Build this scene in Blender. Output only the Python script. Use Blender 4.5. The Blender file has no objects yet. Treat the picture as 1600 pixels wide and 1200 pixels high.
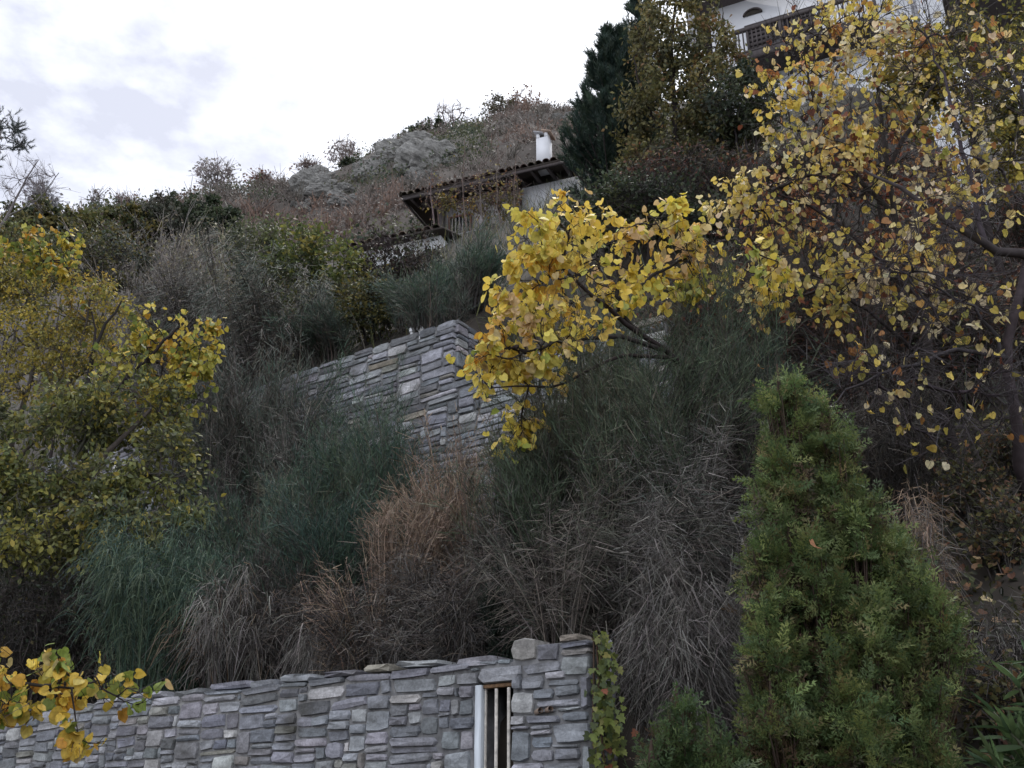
import bpy, math, random
import numpy as np
from mathutils import Matrix, Vector, noise as mnoise

rng = np.random.default_rng(11)
random.seed(5)
SC = bpy.context.scene
COL = SC.collection
R = math.radians

# ------------------------------------------------------------------ camera
F = 1600.0                      # focal length in pixels of a 1600 x 1200 picture
PITCH = R(23.6)
CAM = np.array([0.0, 0.0, 1.6])
cam = bpy.data.cameras.new('camera')
cam.sensor_width = 36.0
cam.lens = 36.0 * F / 1600.0
cam.clip_start = 0.05
cam.clip_end = 3000
camo = bpy.data.objects.new('camera', cam)
COL.objects.link(camo)
camo.location = CAM
camo.rotation_euler = (math.pi / 2 + PITCH, 0, 0)
SC.camera = camo

# ------------------------------------------------------------------ sky
SUN_EL, SUN_AZ = 60.0, 12.0   # azimuth measured from +Y towards +X
world = bpy.data.worlds.new('World')
SC.world = world
world.use_nodes = True
nt = world.node_tree
nt.nodes.clear()
def wn(t, **k):
    n = nt.nodes.new(t)
    for a, b in k.items():
        setattr(n, a, b)
    return n
wo = wn('ShaderNodeOutputWorld'); bg = wn('ShaderNodeBackground')
sky = wn('ShaderNodeTexSky', sky_type='NISHITA', sun_disc=False)
sky.sun_elevation = R(SUN_EL); sky.sun_rotation = R(SUN_AZ)
sky.air_density = 1.0; sky.dust_density = 2.0
tc = wn('ShaderNodeTexCoord')
mp = wn('ShaderNodeMapping'); mp.inputs['Scale'].default_value = (1.0, 1.0, 1.9); mp.inputs['Location'].default_value = (6.6, 6.4, 5.6)
n1 = wn('ShaderNodeTexNoise'); n1.inputs['Scale'].default_value = 17.0; n1.inputs['Detail'].default_value = 5.0; n1.inputs['Roughness'].default_value = 0.55
n2 = wn('ShaderNodeTexNoise'); n2.inputs['Scale'].default_value = 1.7; n2.inputs['Detail'].default_value = 2.0
ad = wn('ShaderNodeMath', operation='MULTIPLY_ADD'); ad.inputs[1].default_value = 1.9
rp = wn('ShaderNodeMapRange'); rp.inputs['From Min'].default_value = 1.0; rp.inputs['From Max'].default_value = 2.0
mx = wn('ShaderNodeMix', data_type='RGBA')
mxg = wn('ShaderNodeMix', data_type='RGBA'); mxg.inputs[0].default_value = 0.86
mxg.inputs[7].default_value = (5.0, 5.15, 5.9, 1)
mx.inputs[7].default_value = (11.6, 12.0, 12.8, 1)
L = nt.links.new
L(tc.outputs['Generated'], mp.inputs[0]); L(mp.outputs[0], n1.inputs['Vector']); L(mp.outputs[0], n2.inputs['Vector'])
L(n2.outputs['Fac'], ad.inputs[0]); L(n1.outputs['Fac'], ad.inputs[2]); L(ad.outputs[0], rp.inputs['Value'])
L(sky.outputs[0], mxg.inputs[6]); L(mxg.outputs[2], mx.inputs[6]); L(rp.outputs[0], mx.inputs[0])
L(mx.outputs[2], bg.inputs['Color']); L(bg.outputs[0], wo.inputs['Surface'])
bg.inputs['Strength'].default_value = 0.1

# ------------------------------------------------------------------ sun through thin cloud
sl = bpy.data.lights.new('sun', 'SUN'); sl.energy = 1.5; sl.angle = R(25); sl.color = (1.0, 0.96, 0.9)
so = bpy.data.objects.new('sun', sl); COL.objects.link(so)
sd = Vector((math.sin(R(SUN_AZ)) * math.cos(R(SUN_EL)), math.cos(R(SUN_AZ)) * math.cos(R(SUN_EL)), math.sin(R(SUN_EL))))
so.rotation_euler = (-sd).to_track_quat('-Z', 'Y').to_euler()
so.location = (0, 0, 40)
vs = SC.view_settings
vs.view_transform = 'Standard'; vs.look = 'None'; vs.gamma = 1.0; vs.exposure = 0.7
vs.use_curve_mapping = False

# ------------------------------------------------------------------ geometry helpers
def ray(px, py):
    xc = (px - 800) / F; yc = (600 - py) / F
    c, s = math.cos(PITCH), math.sin(PITCH)
    return np.array([xc, c - yc * s, s + yc * c])
def P(px, py, Y):
    d = ray(px, py)
    return CAM + d * (Y / d[1])
def mpp(py, Y):                                    # metres in one picture unit at depth Y
    return Y / ray(800, py)[1] / F
def project(p):
    p = np.asarray(p) - CAM
    c, s = math.cos(PITCH), math.sin(PITCH)
    z = p[..., 1] * c + p[..., 2] * s
    y = -p[..., 1] * s + p[..., 2] * c
    return 800 + F * p[..., 0] / z, 600 - F * y / z, z
def nrm(v):
    return v / np.maximum(np.linalg.norm(v, axis=-1, keepdims=True), 1e-9)
def rv(n):
    return nrm(rng.normal(size=(n, 3)))

WLOC = {}
def tag(o, label=None, cat=None, group=None, kind=None):
    if label: o['label'] = label
    if cat: o['category'] = cat
    if group: o['group'] = group
    if kind: o['kind'] = kind
    return o
def thing(name, loc, label, cat, group=None):
    o = bpy.data.objects.new(name, None); COL.objects.link(o)
    o.empty_display_size = 0.2
    o.location = [float(a) for a in loc]; WLOC[o.name] = np.array(loc, float)
    return tag(o, label, cat, group)
def link(name, me, parent=None, loc=None):
    o = bpy.data.objects.new(name, me); COL.objects.link(o)
    pl = WLOC[parent.name] if parent is not None else np.zeros(3)
    l = pl if loc is None else np.array(loc, float)
    if parent is not None: o.parent = parent
    o.location = [float(a) for a in (l - pl)]
    WLOC[o.name] = l
    return o

class Geo:
    def __init__(s): s.v = []; s.f = []; s.c = []; s.n = 0
    def add(s, v, f, c=None):
        v = np.asarray(v, float).reshape(-1, 3)
        f = np.asarray(f, np.int64)
        if c is None: c = np.full((len(v), 3), 0.5)
        c = np.asarray(c, float)
        if c.ndim == 1: c = np.tile(c, (len(v), 1))
        s.v.append(v); s.f.append(f + s.n); s.c.append(c); s.n += len(v)
        return s
    def inst(s, tv, tf, pos, M, size, col):
        # M: n,3,3 whose columns are the local axes
        n = len(pos)
        if n == 0: return s
        tv = np.asarray(tv, float); tf = np.asarray(tf)
        sz = np.asarray(size, float)
        if sz.ndim == 1: sz = sz[:, None] * np.ones((1, 3))
        v = np.einsum('nij,nkj->nki', M, tv[None] * sz[:, None, :]) + pos[:, None, :]
        f = tf[None] + (np.arange(n) * len(tv))[:, None, None]
        c = np.repeat(np.asarray(col, float)[:, None, :], len(tv), 1)
        return s.add(v.reshape(-1, 3), f.reshape(-1, tf.shape[1]), c.reshape(-1, 3))
    def ribbons(s, paths, w0, w1, col):
        N, K, _ = paths.shape
        t = nrm(np.gradient(paths, axis=1))
        side = nrm(np.cross(t, rv(N)[:, None, :]))
        k = np.linspace(0, 1, K)[None, :, None]
        w = (np.asarray(w0).reshape(-1, 1, 1) * (1 - k) + np.asarray(w1).reshape(-1, 1, 1) * k) * 0.5
        v = np.stack([paths - side * w, paths + side * w], 2).reshape(N * K * 2, 3)
        b = (np.arange(N) * K * 2)[:, None] + (np.arange(K - 1) * 2)[None]
        f = np.stack([b, b + 1, b + 3, b + 2], -1).reshape(-1, 4)
        c = np.repeat(np.asarray(col, float), K * 2, 0)
        return s.add(v, f, c)
    def tubes(s, paths, rad, col, sides=6):
        N, K, _ = paths.shape
        t = nrm(np.gradient(paths, axis=1))
        ref = np.tile(nrm(np.array([0.31, 0.55, 0.2])), (N, K, 1))
        a = nrm(np.cross(t, ref)); b = np.cross(t, a)
        ang = np.arange(sides) * 2 * math.pi / sides
        ring = a[:, :, None] * np.cos(ang)[None, None, :, None] + b[:, :, None] * np.sin(ang)[None, None, :, None]
        v = paths[:, :, None] + ring * rad[:, :, None, None]
        base = (np.arange(N) * K * sides)[:, None, None] + (np.arange(K - 1) * sides)[None, :, None]
        i = np.arange(sides)[None, None]; j = (i + 1) % sides
        f = np.stack([base + i, base + j, base + j + sides, base + i + sides], -1).reshape(-1, 4)
        c = np.repeat(np.asarray(col, float), K * sides, 0)
        return s.add(v.reshape(-1, 3), f, c)
    def build(s, name, mat, parent=None, smooth=False, loc=None, kind=None):
        v = np.concatenate(s.v); c = np.concatenate(s.c)
        if loc is None: loc = WLOC[parent.name] if parent is not None else np.zeros(3)
        v = v - np.asarray(loc)
        me = bpy.data.meshes.new(name)
        me.vertices.add(len(v)); me.vertices.foreach_set('co', v.ravel().astype(np.float32))
        loops = np.concatenate([f.ravel() for f in s.f])
        tot = np.concatenate([np.full(len(f), f.shape[1]) for f in s.f])
        st = np.concatenate([[0], np.cumsum(tot)[:-1]])
        me.loops.add(len(loops)); me.loops.foreach_set('vertex_index', loops.astype(np.int32))
        me.polygons.add(len(tot)); me.polygons.foreach_set('loop_start', st.astype(np.int32))
        me.update(calc_edges=True)
        a = me.color_attributes.new('Col', 'FLOAT_COLOR', 'POINT')
        cc = np.ones((len(v), 4), np.float32); cc[:, :3] = c
        a.data.foreach_set('color', cc.ravel())
        if smooth: me.polygons.foreach_set('use_smooth', np.ones(len(tot), bool))
        me.materials.append(mat)
        o = link(name, me, parent, loc)
        if kind: o['kind'] = kind
        return o

def tmesh(name, tv, tf, mat, smooth=False):
    me = bpy.data.meshes.new(name)
    me.from_pydata([tuple(map(float, v)) for v in tv], [], [tuple(int(i) for i in f) for f in tf])
    if smooth: me.polygons.foreach_set('use_smooth', [True] * len(me.polygons))
    me.materials.append(mat)
    return me
def place(name, me, parent, pos, M, size, color=None):
    o = bpy.data.objects.new(name, me); COL.objects.link(o)
    o.parent = parent
    sz = np.asarray(size, float) * np.ones(3)
    m = np.eye(4); m[:3, :3] = M * sz[None, :]; m[:3, 3] = pos - WLOC[parent.name]
    o.matrix_local = Matrix(m.tolist())
    if color is not None: o.color = (float(color[0]), float(color[1]), float(color[2]), 1)
    return o
BOXF = [(0, 1, 3, 2), (4, 6, 7, 5), (0, 4, 5, 1), (2, 3, 7, 6), (0, 2, 6, 4), (1, 5, 7, 3)]
def boxv(o, a, b, c):
    o, a, b, c = map(np.asarray, (o, a, b, c))
    return np.array([o + i * a + j * b + k * c for i in (0, 1) for j in (0, 1) for k in (0, 1)], float)
def gbox(g, o, a, b, c, col=(0.5, 0.5, 0.5)):
    return g.add(boxv(o, a, b, c), BOXF, col)
def boxo(name, o, a, b, c, mat, parent=None, bev=0.0):
    ob = gbox(Geo(), o, a, b, c).build(name, mat, parent)
    if bev:
        m = ob.modifiers.new('bevel', 'BEVEL'); m.width = bev; m.segments = 1
    return ob
def fnoise(p, sc, oct=4, seed=0.0):
    return mnoise.fractal(Vector((p[0] * sc + seed, p[1] * sc - seed, p[2] * sc + 3.1 * seed)), 0.8, 2.1, oct)

# ------------------------------------------------------------------ materials
def mat_base(name):
    m = bpy.data.materials.new(name); m.use_nodes = True
    t = m.node_tree; t.nodes.clear()
    o = t.nodes.new('ShaderNodeOutputMaterial'); b = t.nodes.new('ShaderNodeBsdfPrincipled')
    t.links.new(b.outputs[0], o.inputs[0])
    return m, t, o, b
def src(t, kind):
    if kind == 'obj': return t.nodes.new('ShaderNodeObjectInfo').outputs['Color']
    a = t.nodes.new('ShaderNodeAttribute'); a.attribute_name = 'Col'
    return a.outputs['Color']
def mulnoise(t, col, scale, lo, hi, detail=3.0, coord='Object', stretch=None):
    tcn = t.nodes.new('ShaderNodeTexCoord'); n = t.nodes.new('ShaderNodeTexNoise')
    n.inputs['Scale'].default_value = scale; n.inputs['Detail'].default_value = detail
    if stretch:
        mpn = t.nodes.new('ShaderNodeMapping'); mpn.inputs['Scale'].default_value = stretch
        t.links.new(tcn.outputs[coord], mpn.inputs[0]); t.links.new(mpn.outputs[0], n.inputs['Vector'])
    else: t.links.new(tcn.outputs[coord], n.inputs['Vector'])
    r = t.nodes.new('ShaderNodeMapRange'); r.inputs['From Min'].default_value = 0.3; r.inputs['From Max'].default_value = 0.7
    r.inputs['To Min'].default_value = lo; r.inputs['To Max'].default_value = hi
    t.links.new(n.outputs['Fac'], r.inputs['Value'])
    m = t.nodes.new('ShaderNodeVectorMath'); m.operation = 'SCALE'
    t.links.new(col, m.inputs[0]); t.links.new(r.outputs[0], m.inputs['Scale'])
    return m.outputs[0], n.outputs['Fac']
def leaf_mat(name, kind, trans=0.3, rough=0.5, nscale=0.0, spec=0.3):
    m, t, o, b = mat_base(name)
    c = src(t, kind)
    if nscale: c, _ = mulnoise(t, c, nscale, 0.72, 1.15, 2.0)
    b.inputs['Roughness'].default_value = rough; b.inputs['Specular IOR Level'].default_value = spec
    t.links.new(c, b.inputs['Base Color'])
    if trans:
        tr = t.nodes.new('ShaderNodeBsdfTranslucent'); ms = t.nodes.new('ShaderNodeMixShader')
        ms.inputs[0].default_value = trans
        t.links.new(c, tr.inputs[0]); t.links.new(b.outputs[0], ms.inputs[1]); t.links.new(tr.outputs[0], ms.inputs[2])
        t.links.new(ms.outputs[0], o.inputs[0])
    return m
def solid(name, col, rough=0.8, nscale=0.0, lo=0.75, hi=1.15, bump=0.0, stretch=None, detail=5.0, coord='Object', metal=0.0):
    m, t, o, b = mat_base(name)
    rgb = t.nodes.new('ShaderNodeRGB'); rgb.outputs[0].default_value = (*col, 1); c = rgb.outputs[0]
    b.inputs['Roughness'].default_value = rough; b.inputs['Metallic'].default_value = metal
    if nscale:
        c, fac = mulnoise(t, c, nscale, lo, hi, detail, coord, stretch)
        if bump:
            bp = t.nodes.new('ShaderNodeBump'); bp.inputs['Strength'].default_value = bump; bp.inputs['Distance'].default_value = 0.02
            t.links.new(fac, bp.inputs['Height']); t.links.new(bp.outputs[0], b.inputs['Normal'])
    t.links.new(c, b.inputs['Base Color'])
    return m
def stone_mat(name, kind):
    m, t, o, b = mat_base(name)
    c = src(t, kind)
    geo = t.nodes.new('ShaderNodeNewGeometry')
    def nz(scale, detail, rough=0.6, st=None):
        n = t.nodes.new('ShaderNodeTexNoise'); n.inputs['Scale'].default_value = scale
        n.inputs['Detail'].default_value = detail; n.inputs['Roughness'].default_value = rough
        if st:
            q = t.nodes.new('ShaderNodeMapping'); q.inputs['Scale'].default_value = st
            t.links.new(geo.outputs['Position'], q.inputs[0]); t.links.new(q.outputs[0], n.inputs['Vector'])
        else: t.links.new(geo.outputs['Position'], n.inputs['Vector'])
        return n.outputs['Fac']
    def mr(v, a, bb, lo, hi):
        r = t.nodes.new('ShaderNodeMapRange'); r.inputs['From Min'].default_value = a; r.inputs['From Max'].default_value = bb
        r.inputs['To Min'].default_value = lo; r.inputs['To Max'].default_value = hi
        t.links.new(v, r.inputs['Value']); return r.outputs[0]
    f1 = nz(9, 8, 0.65, (1, 1, 2.2)); f2 = nz(60, 4, 0.7); f3 = nz(2.2, 5)
    def scale(col, v):
        s_ = t.nodes.new('ShaderNodeVectorMath'); s_.operation = 'SCALE'
        t.links.new(col, s_.inputs[0]); t.links.new(v, s_.inputs['Scale']); return s_.outputs[0]
    c = scale(c, mr(f1, 0.3, 0.7, 0.55, 1.3)); c = scale(c, mr(f2, 0.3, 0.7, 0.72, 1.2))
    mixn = t.nodes.new('ShaderNodeMix'); mixn.data_type = 'RGBA'
    mixn.inputs[7].default_value = (0.05, 0.047, 0.035, 1)
    t.links.new(c, mixn.inputs[6]); t.links.new(mr(f3, 0.5, 0.72, 0.0, 0.7), mixn.inputs[0])
    t.links.new(mixn.outputs[2], b.inputs['Base Color'])
    b.inputs['Roughness'].default_value = 0.75; b.inputs['Specular IOR Level'].default_value = 0.35
    bp = t.nodes.new('ShaderNodeBump'); bp.inputs['Strength'].default_value = 0.7; bp.inputs['Distance'].default_value = 0.012
    t.links.new(f1, bp.inputs['Height']); t.links.new(bp.outputs[0], b.inputs['Normal'])
    return m
M_LEAFA = leaf_mat('leaf_attr', 'attr', 0.3)
M_LEAFO = leaf_mat('leaf_object', 'obj', 0.3, nscale=2.5)
M_STEM = leaf_mat('stem_attr', 'attr', 0.0, 0.65, spec=0.25)
M_BARK = leaf_mat('bark_attr', 'attr', 0.0, 0.9, nscale=14.0, spec=0.1)
M_STONEO = stone_mat('stone_object', 'obj')
M_STONEA = stone_mat('stone_attr', 'attr')
M_MORTAR = solid('mortar', (0.20, 0.20, 0.205), 0.95, 14, 0.5, 1.25, 0.6)
M_DARK = solid('dark_opening', (0.03, 0.025, 0.02), 1.0, 6, 0.6, 1.3)  # near-black colour stands in for the dark inside of flue and vent
M_GROUND = solid('earth', (0.04, 0.033, 0.026), 1.0, 3, 0.5, 1.5, 0.4)
M_HILL = solid('hill_earth', (0.06, 0.05, 0.043), 1.0, 0.15, 0.6, 1.4, 0.3)
M_WHITE = solid('white_plaster', (0.66, 0.67, 0.70), 0.9, 1.2, 0.86, 1.05)
M_PLASTER = solid('grey_plaster', (0.30, 0.28, 0.28), 0.95, 2.0, 0.7, 1.15)
M_WOOD = solid('dark_wood', (0.045, 0.035, 0.035), 0.7, 20, 0.6, 1.3, 0.2, (1, 1, 0.1))
M_TILE = leaf_mat('roof_tile', 'obj', 0.0, 0.85, nscale=9.0)
M_PAINT = solid('pale_paint', (0.62, 0.67, 0.72), 0.5, 25, 0.65, 1.1, 0.1, (1, 1, 0.15))
M_RUST = solid('rusty_iron', (0.22, 0.13, 0.07), 0.8, 40, 0.5, 1.4, 0.2)
M_BAR = solid('bare_bar', (0.68, 0.64, 0.58), 0.6, 30, 0.6, 1.2)
M_CLAY = solid('clay', (0.36, 0.27, 0.21), 0.8, 30, 0.7, 1.1)
M_GLASS = solid('dark_glass', (0.02, 0.02, 0.025), 0.15)
M_CONC = solid('concrete', (0.32, 0.32, 0.34), 0.9, 6, 0.8, 1.1)
M_PLASTIC = solid('white_plastic', (0.75, 0.76, 0.78), 0.4)

# ------------------------------------------------------------------ terrain
AZ = R(54.0)
DU = np.array([math.sin(AZ), -math.cos(AZ), 0.0])      # along the walls, to the right and nearer
DN = np.array([math.cos(AZ), math.sin(AZ), 0.0])       # uphill
W0 = np.array([*P(920, 990, 6.0)[:2], 0.0])            # right end of the lower wall
UP = np.array([0, 0, 1.0])
def us(p): q = np.asarray(p)[..., :2] - W0[:2]; return q @ DU[:2], q @ DN[:2]
def wp(u, s, z): return W0 + u * DU + s * DN + np.array([0, 0, z])
CORNER = P(710, 497, 12.0)
CU, CS = us(CORNER)
def onplane(px, py, s):                                 # (u, z) where a sight line meets the vertical plane s
    d = ray(px, py)
    t = (s - (CAM[:2] - W0[:2]) @ DN[:2]) / (d[:2] @ DN[:2])
    p = CAM + d * t
    return us(p)[0], p[2]
ZT1 = onplane(800, 1024, 0)[1]                          # top of the lower wall
ZP1 = onplane(920, 990, 0)[1]                           # top of its end pillar
ZT2 = CORNER[2]                                         # top of the upper wall
UE = onplane(1040, 470, CS)[0]                          # right end of the upper wall's low stretch
ZL2 = onplane(728, 583, CS)[1]
def sm(x, a, b):
    t = np.clip((np.asarray(x, float) - a) / (b - a), 0, 1); return t * t * (3 - 2 * t)
def ground(x, y):
    x = np.asarray(x, float); y = np.asarray(y, float)
    u, s = us(np.stack([x, y], -1))
    sr = s - CS
    ztop = ZT2 - 0.25 - (ZT2 - ZL2) * np.where(u > CU, 1.0, 0.0) * (1 - sm(sr, 0.5, 3.0))
    dy = sr / math.sin(AZ)
    upper = ztop + (np.minimum(dy, 13) * 0.75 + np.clip(dy - 13, 0, 60) * 0.42) * (1 + 0.02 * np.clip(-x, 0, 10))
    terr = np.interp(s, [-30, -0.02, 0.28, 0.6, CS + 0.1], [0, 0, ZT1 - 0.35, ZT1 - 0.1, ZT1 + 1.9])
    left = np.where(s > CS + 0.15, upper, terr)
    bank = np.interp(s, [-30, -1.4, -0.6, 0, CS, 7.0, 10.0, 14, 20, 30], [0, 0, 0.5, 0.9, 4.2, 6.3, 8.6, 11.6, 16, 23])
    k = np.where(s < CS + 0.15, sm(u, 0.02, 0.5), sm(u, UE - 0.1, UE + 1.0))
    return left * (1 - k) + bank * k
def gpt(px, py, Y):
    p = P(px, py, Y); return np.array([p[0], p[1], float(ground(p[0], p[1]))])

ua = np.unique(np.concatenate([np.linspace(-70, -12, 40), np.arange(-12, 8, 0.2), [0.02, UE], np.linspace(8, 60, 30)]))
sa = np.unique(np.concatenate([np.linspace(-40, -2, 14), np.arange(-2, 12, 0.2), [-0.02, 0.14, 0.28, CS + 0.1, CS + 0.16], np.linspace(12, 42, 40)]))
UU, SS = np.meshgrid(ua, sa, indexing='ij')
XY = W0[None, None, :2] + UU[..., None] * DU[:2] + SS[..., None] * DN[:2]
ZZ = ground(XY[..., 0], XY[..., 1]) + np.where((SS > 0.5) & (abs(SS - CS) > 0.4), rng.normal(0, 0.03, UU.shape), 0)
gv = np.concatenate([XY, ZZ[..., None]], -1).reshape(-1, 3)
ni, nj = UU.shape
ii, jj = np.meshgrid(np.arange(ni - 1), np.arange(nj - 1), indexing='ij')
b0 = (ii * nj + jj).ravel()
GF = np.stack([b0, b0 + nj, b0 + nj + 1, b0 + 1], -1)
tag(Geo().add(gv, GF).build('ground', M_GROUND, smooth=False), 'dark earth of the terraced slope', None, None, 'structure')

# far hill: ridge line measured along the skyline
RX = [-600, -200, 0, 60, 130, 210, 250, 330, 420, 480, 560, 620, 660, 710, 745, 790, 825, 870, 930, 1010, 1150, 1400, 2200]
RY = [350, 345, 340, 343, 334, 326, 316, 308, 298, 280, 257, 232, 217, 212, 205, 186, 172, 176, 184, 175, 190, 190, 230]
RD = [75, 75, 75, 75, 76, 78, 80, 85, 92, 98, 104, 108, 110, 114, 118, 125, 128, 128, 128, 128, 128, 128, 128]
def hill_pt(px, v):
    ry = np.interp(px, RX, RY); yd = np.interp(px, RX, RD)
    top = P(px, ry, yd)
    d = ray(px, 400); a = d[0] / d[1]
    Y0 = 36.0
    low = np.array([a * Y0, Y0, float(ground(a * Y0, Y0)) - 1.5])
    if v <= 1:
        p = low + (top - low) * v
        p[2] += (v * (1 - v)) * (top[2] - low[2]) * 0.12
    else:
        p = top + (top - low) * (v - 1) * np.array([1, 1, -0.35])
    n = fnoise(p, 0.035, 4, 1.7) * 3.2 * min(1, v * 3) * (1 if v < 0.93 else 0.4)
    p[2] += n * (1 - 0.6 * sm(v, 0.8, 1.0))
    return p
hx = np.linspace(-600, 2200, 150); hv = np.concatenate([np.linspace(0, 1, 50), np.linspace(1.06, 1.8, 8)])
hp = np.array([[hill_pt(x, v) for v in hv] for x in hx])
ni, nj = hp.shape[:2]
ii, jj = np.meshgrid(np.arange(ni - 1), np.arange(nj - 1), indexing='ij')
b0 = (ii * nj + jj).ravel()
tag(Geo().add(hp.reshape(-1, 3), np.stack([b0, b0 + nj, b0 + nj + 1, b0 + 1], -1)).build('hill', M_HILL, smooth=True), 'steep scrubby hill rising behind the houses', None, None, 'structure')

# ------------------------------------------------------------------ stone walls
def stone_templates(n):
    out = []
    for k in range(n):
        r = np.random.default_rng(100 + k)
        c = [(-.5, -.5), (0, -.5), (.5, -.5), (.5, 0), (.5, .5), (0, .5), (-.5, .5), (-.5, 0)]
        o = np.array(c, float)
        for i in range(8):
            if i % 2 == 0: o[i] *= 1 - r.uniform(0.0, 0.2, 2)
            else: o[i] *= 1 - r.uniform(-0.03, 0.07)
            if i % 2: o[i] += r.uniform(-0.12, 0.12) * np.array([abs(c[i][1]), abs(c[i][0])]) * 2
        inn = o * np.array([r.uniform(0.93, 0.97), r.uniform(0.86, 0.93)]) + r.uniform(-0.012, 0.012, (8, 2))
        V = [(x, 0.5, z) for x, z in o] + [(x, -0.40 + r.uniform(-.05, .05), z) for x, z in o] + \
            [(x, -0.5 + r.uniform(-.05, .04), z) for x, z in inn] + [(r.uniform(-.15, .15), -0.52 + r.uniform(-.06, .04), r.uniform(-.15, .15))]
        Fc = []
        for i in range(8):
            j = (i + 1) % 8
            for b in (0, 8):
                Fc += [(b + i, b + j, b + 8 + j), (b + i, b + 8 + j, b + 8 + i)]
            Fc.append((16 + i, 16 + j, 24))
        out.append((np.array(V), np.array(Fc)))
    return out
STT = stone_templates(16)
STM = [tmesh('stone', v, f, M_STONEO) for v, f in STT]
WM = np.stack([DU, DN, UP], 1)
STONE_PAL = np.array([(0.26, 0.268, 0.295), (0.32, 0.328, 0.355), (0.20, 0.208, 0.23), (0.38, 0.385, 0.405), (0.30, 0.285, 0.265), (0.155, 0.157, 0.168), (0.33, 0.295, 0.25), (0.48, 0.475, 0.47), (0.235, 0.25, 0.285)])
STONE_W = np.array([.24, .22, .16, .14, .05, .06, .02, .05, .06])
def stone_cols(n):
    c = STONE_PAL[rng.choice(len(STONE_PAL), n, p=STONE_W / STONE_W.sum())]
    return c * rng.uniform(0.72, 1.28, (n, 1)) * rng.uniform(0.96, 1.04, (n, 3))
def pack(u0, u1, z0, z1, cell, wr, hr, blocked, r):
    nu, nz = int((u1 - u0) / cell), int((z1 - z0) / cell)
    occ = np.zeros((nz, nu), bool)
    for a, b, c, d in blocked:
        occ[max(0, int((z1 - d) / cell)):max(0, int(math.ceil((z1 - c) / cell))), max(0, int((a - u0) / cell)):max(0, int(math.ceil((b - u0) / cell)))] = True
    out = []
    for i in range(nz):
        j = 0
        hb = r.uniform(*hr)
        while j < nu:
            if occ[i, j]: j += 1; continue
            w = max(3, int(r.uniform(*wr) / cell)); h = max(2, int(hb * r.choice([0.6, 0.8, 1, 1, 1.25, 1.7], p=[.15, .2, .25, .2, .13, .07]) / cell))
            if h * cell > 0.13: w = min(w, int(2.2 * h))
            k = j
            while k < nu and k < j + w and not occ[i, k]: k += 1
            if k < nu and not occ[i, k:min(nu, k + 3)].all() and occ[i, k:min(nu, k + 3)].any(): k = min(nu, k + int(np.argmax(occ[i, k:k + 3])))
            hh = 1
            while hh < h and i + hh < nz and not occ[i + hh, j:k].any(): hh += 1
            occ[i:i + hh, j:k] = True
            if (k - j) >= 2 and hh >= 2:
                out.append((u0 + (j + k) / 2 * cell, z1 - (i + hh / 2) * cell, (k - j) * cell, hh * cell))
            j = k
    return out
def lay(parent, stones, s_face, depth, npart, show, gap=0.008, M=WM, pos=None):
    # the stones that show largest become parts, the rest one joined part
    n = len(stones); st = np.array(stones)
    if pos is None: pos = W0[None] + st[:, 0:1] * DU + st[:, 1:2] * UP + (s_face + depth / 2) * DN
    pos = pos - DN * rng.uniform(-0.006, 0.016, (n, 1))
    dep = np.full(n, depth)
    size = np.stack([st[:, 2] - gap * rng.uniform(.5, 1.4, n), dep, st[:, 3] - gap * rng.uniform(.5, 1.4, n)], 1)
    px, py, z = project(pos)
    area = st[:, 2] * st[:, 3] / z ** 2 * np.where(show(px, py), 1, 1e-3)
    order = np.argsort(-area)
    cols = stone_cols(n)
    tilt = rng.normal(0, 0.03, n)
    g = Geo(); rest = []
    for r_, i in enumerate(order):
        ct, sn = math.cos(tilt[i]), math.sin(tilt[i])
        Mi = np.stack([M[:, 0] * ct + M[:, 2] * sn, M[:, 1], M[:, 2] * ct - M[:, 0] * sn], 1)
        k = int(rng.integers(16))
        if r_ < npart: place('stone', STM[k], parent, pos[i], Mi, size[i], cols[i])
        else: g.inst(STT[k][0], STT[k][1].reshape(8, 5, 3)[:, 2:].reshape(-1, 3), pos[i:i + 1], Mi[None], size[i:i + 1], cols[i:i + 1]); rest.append(i)
    if rest: g.build('stone_courses', M_STONEA, parent, kind='stuff')

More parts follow.
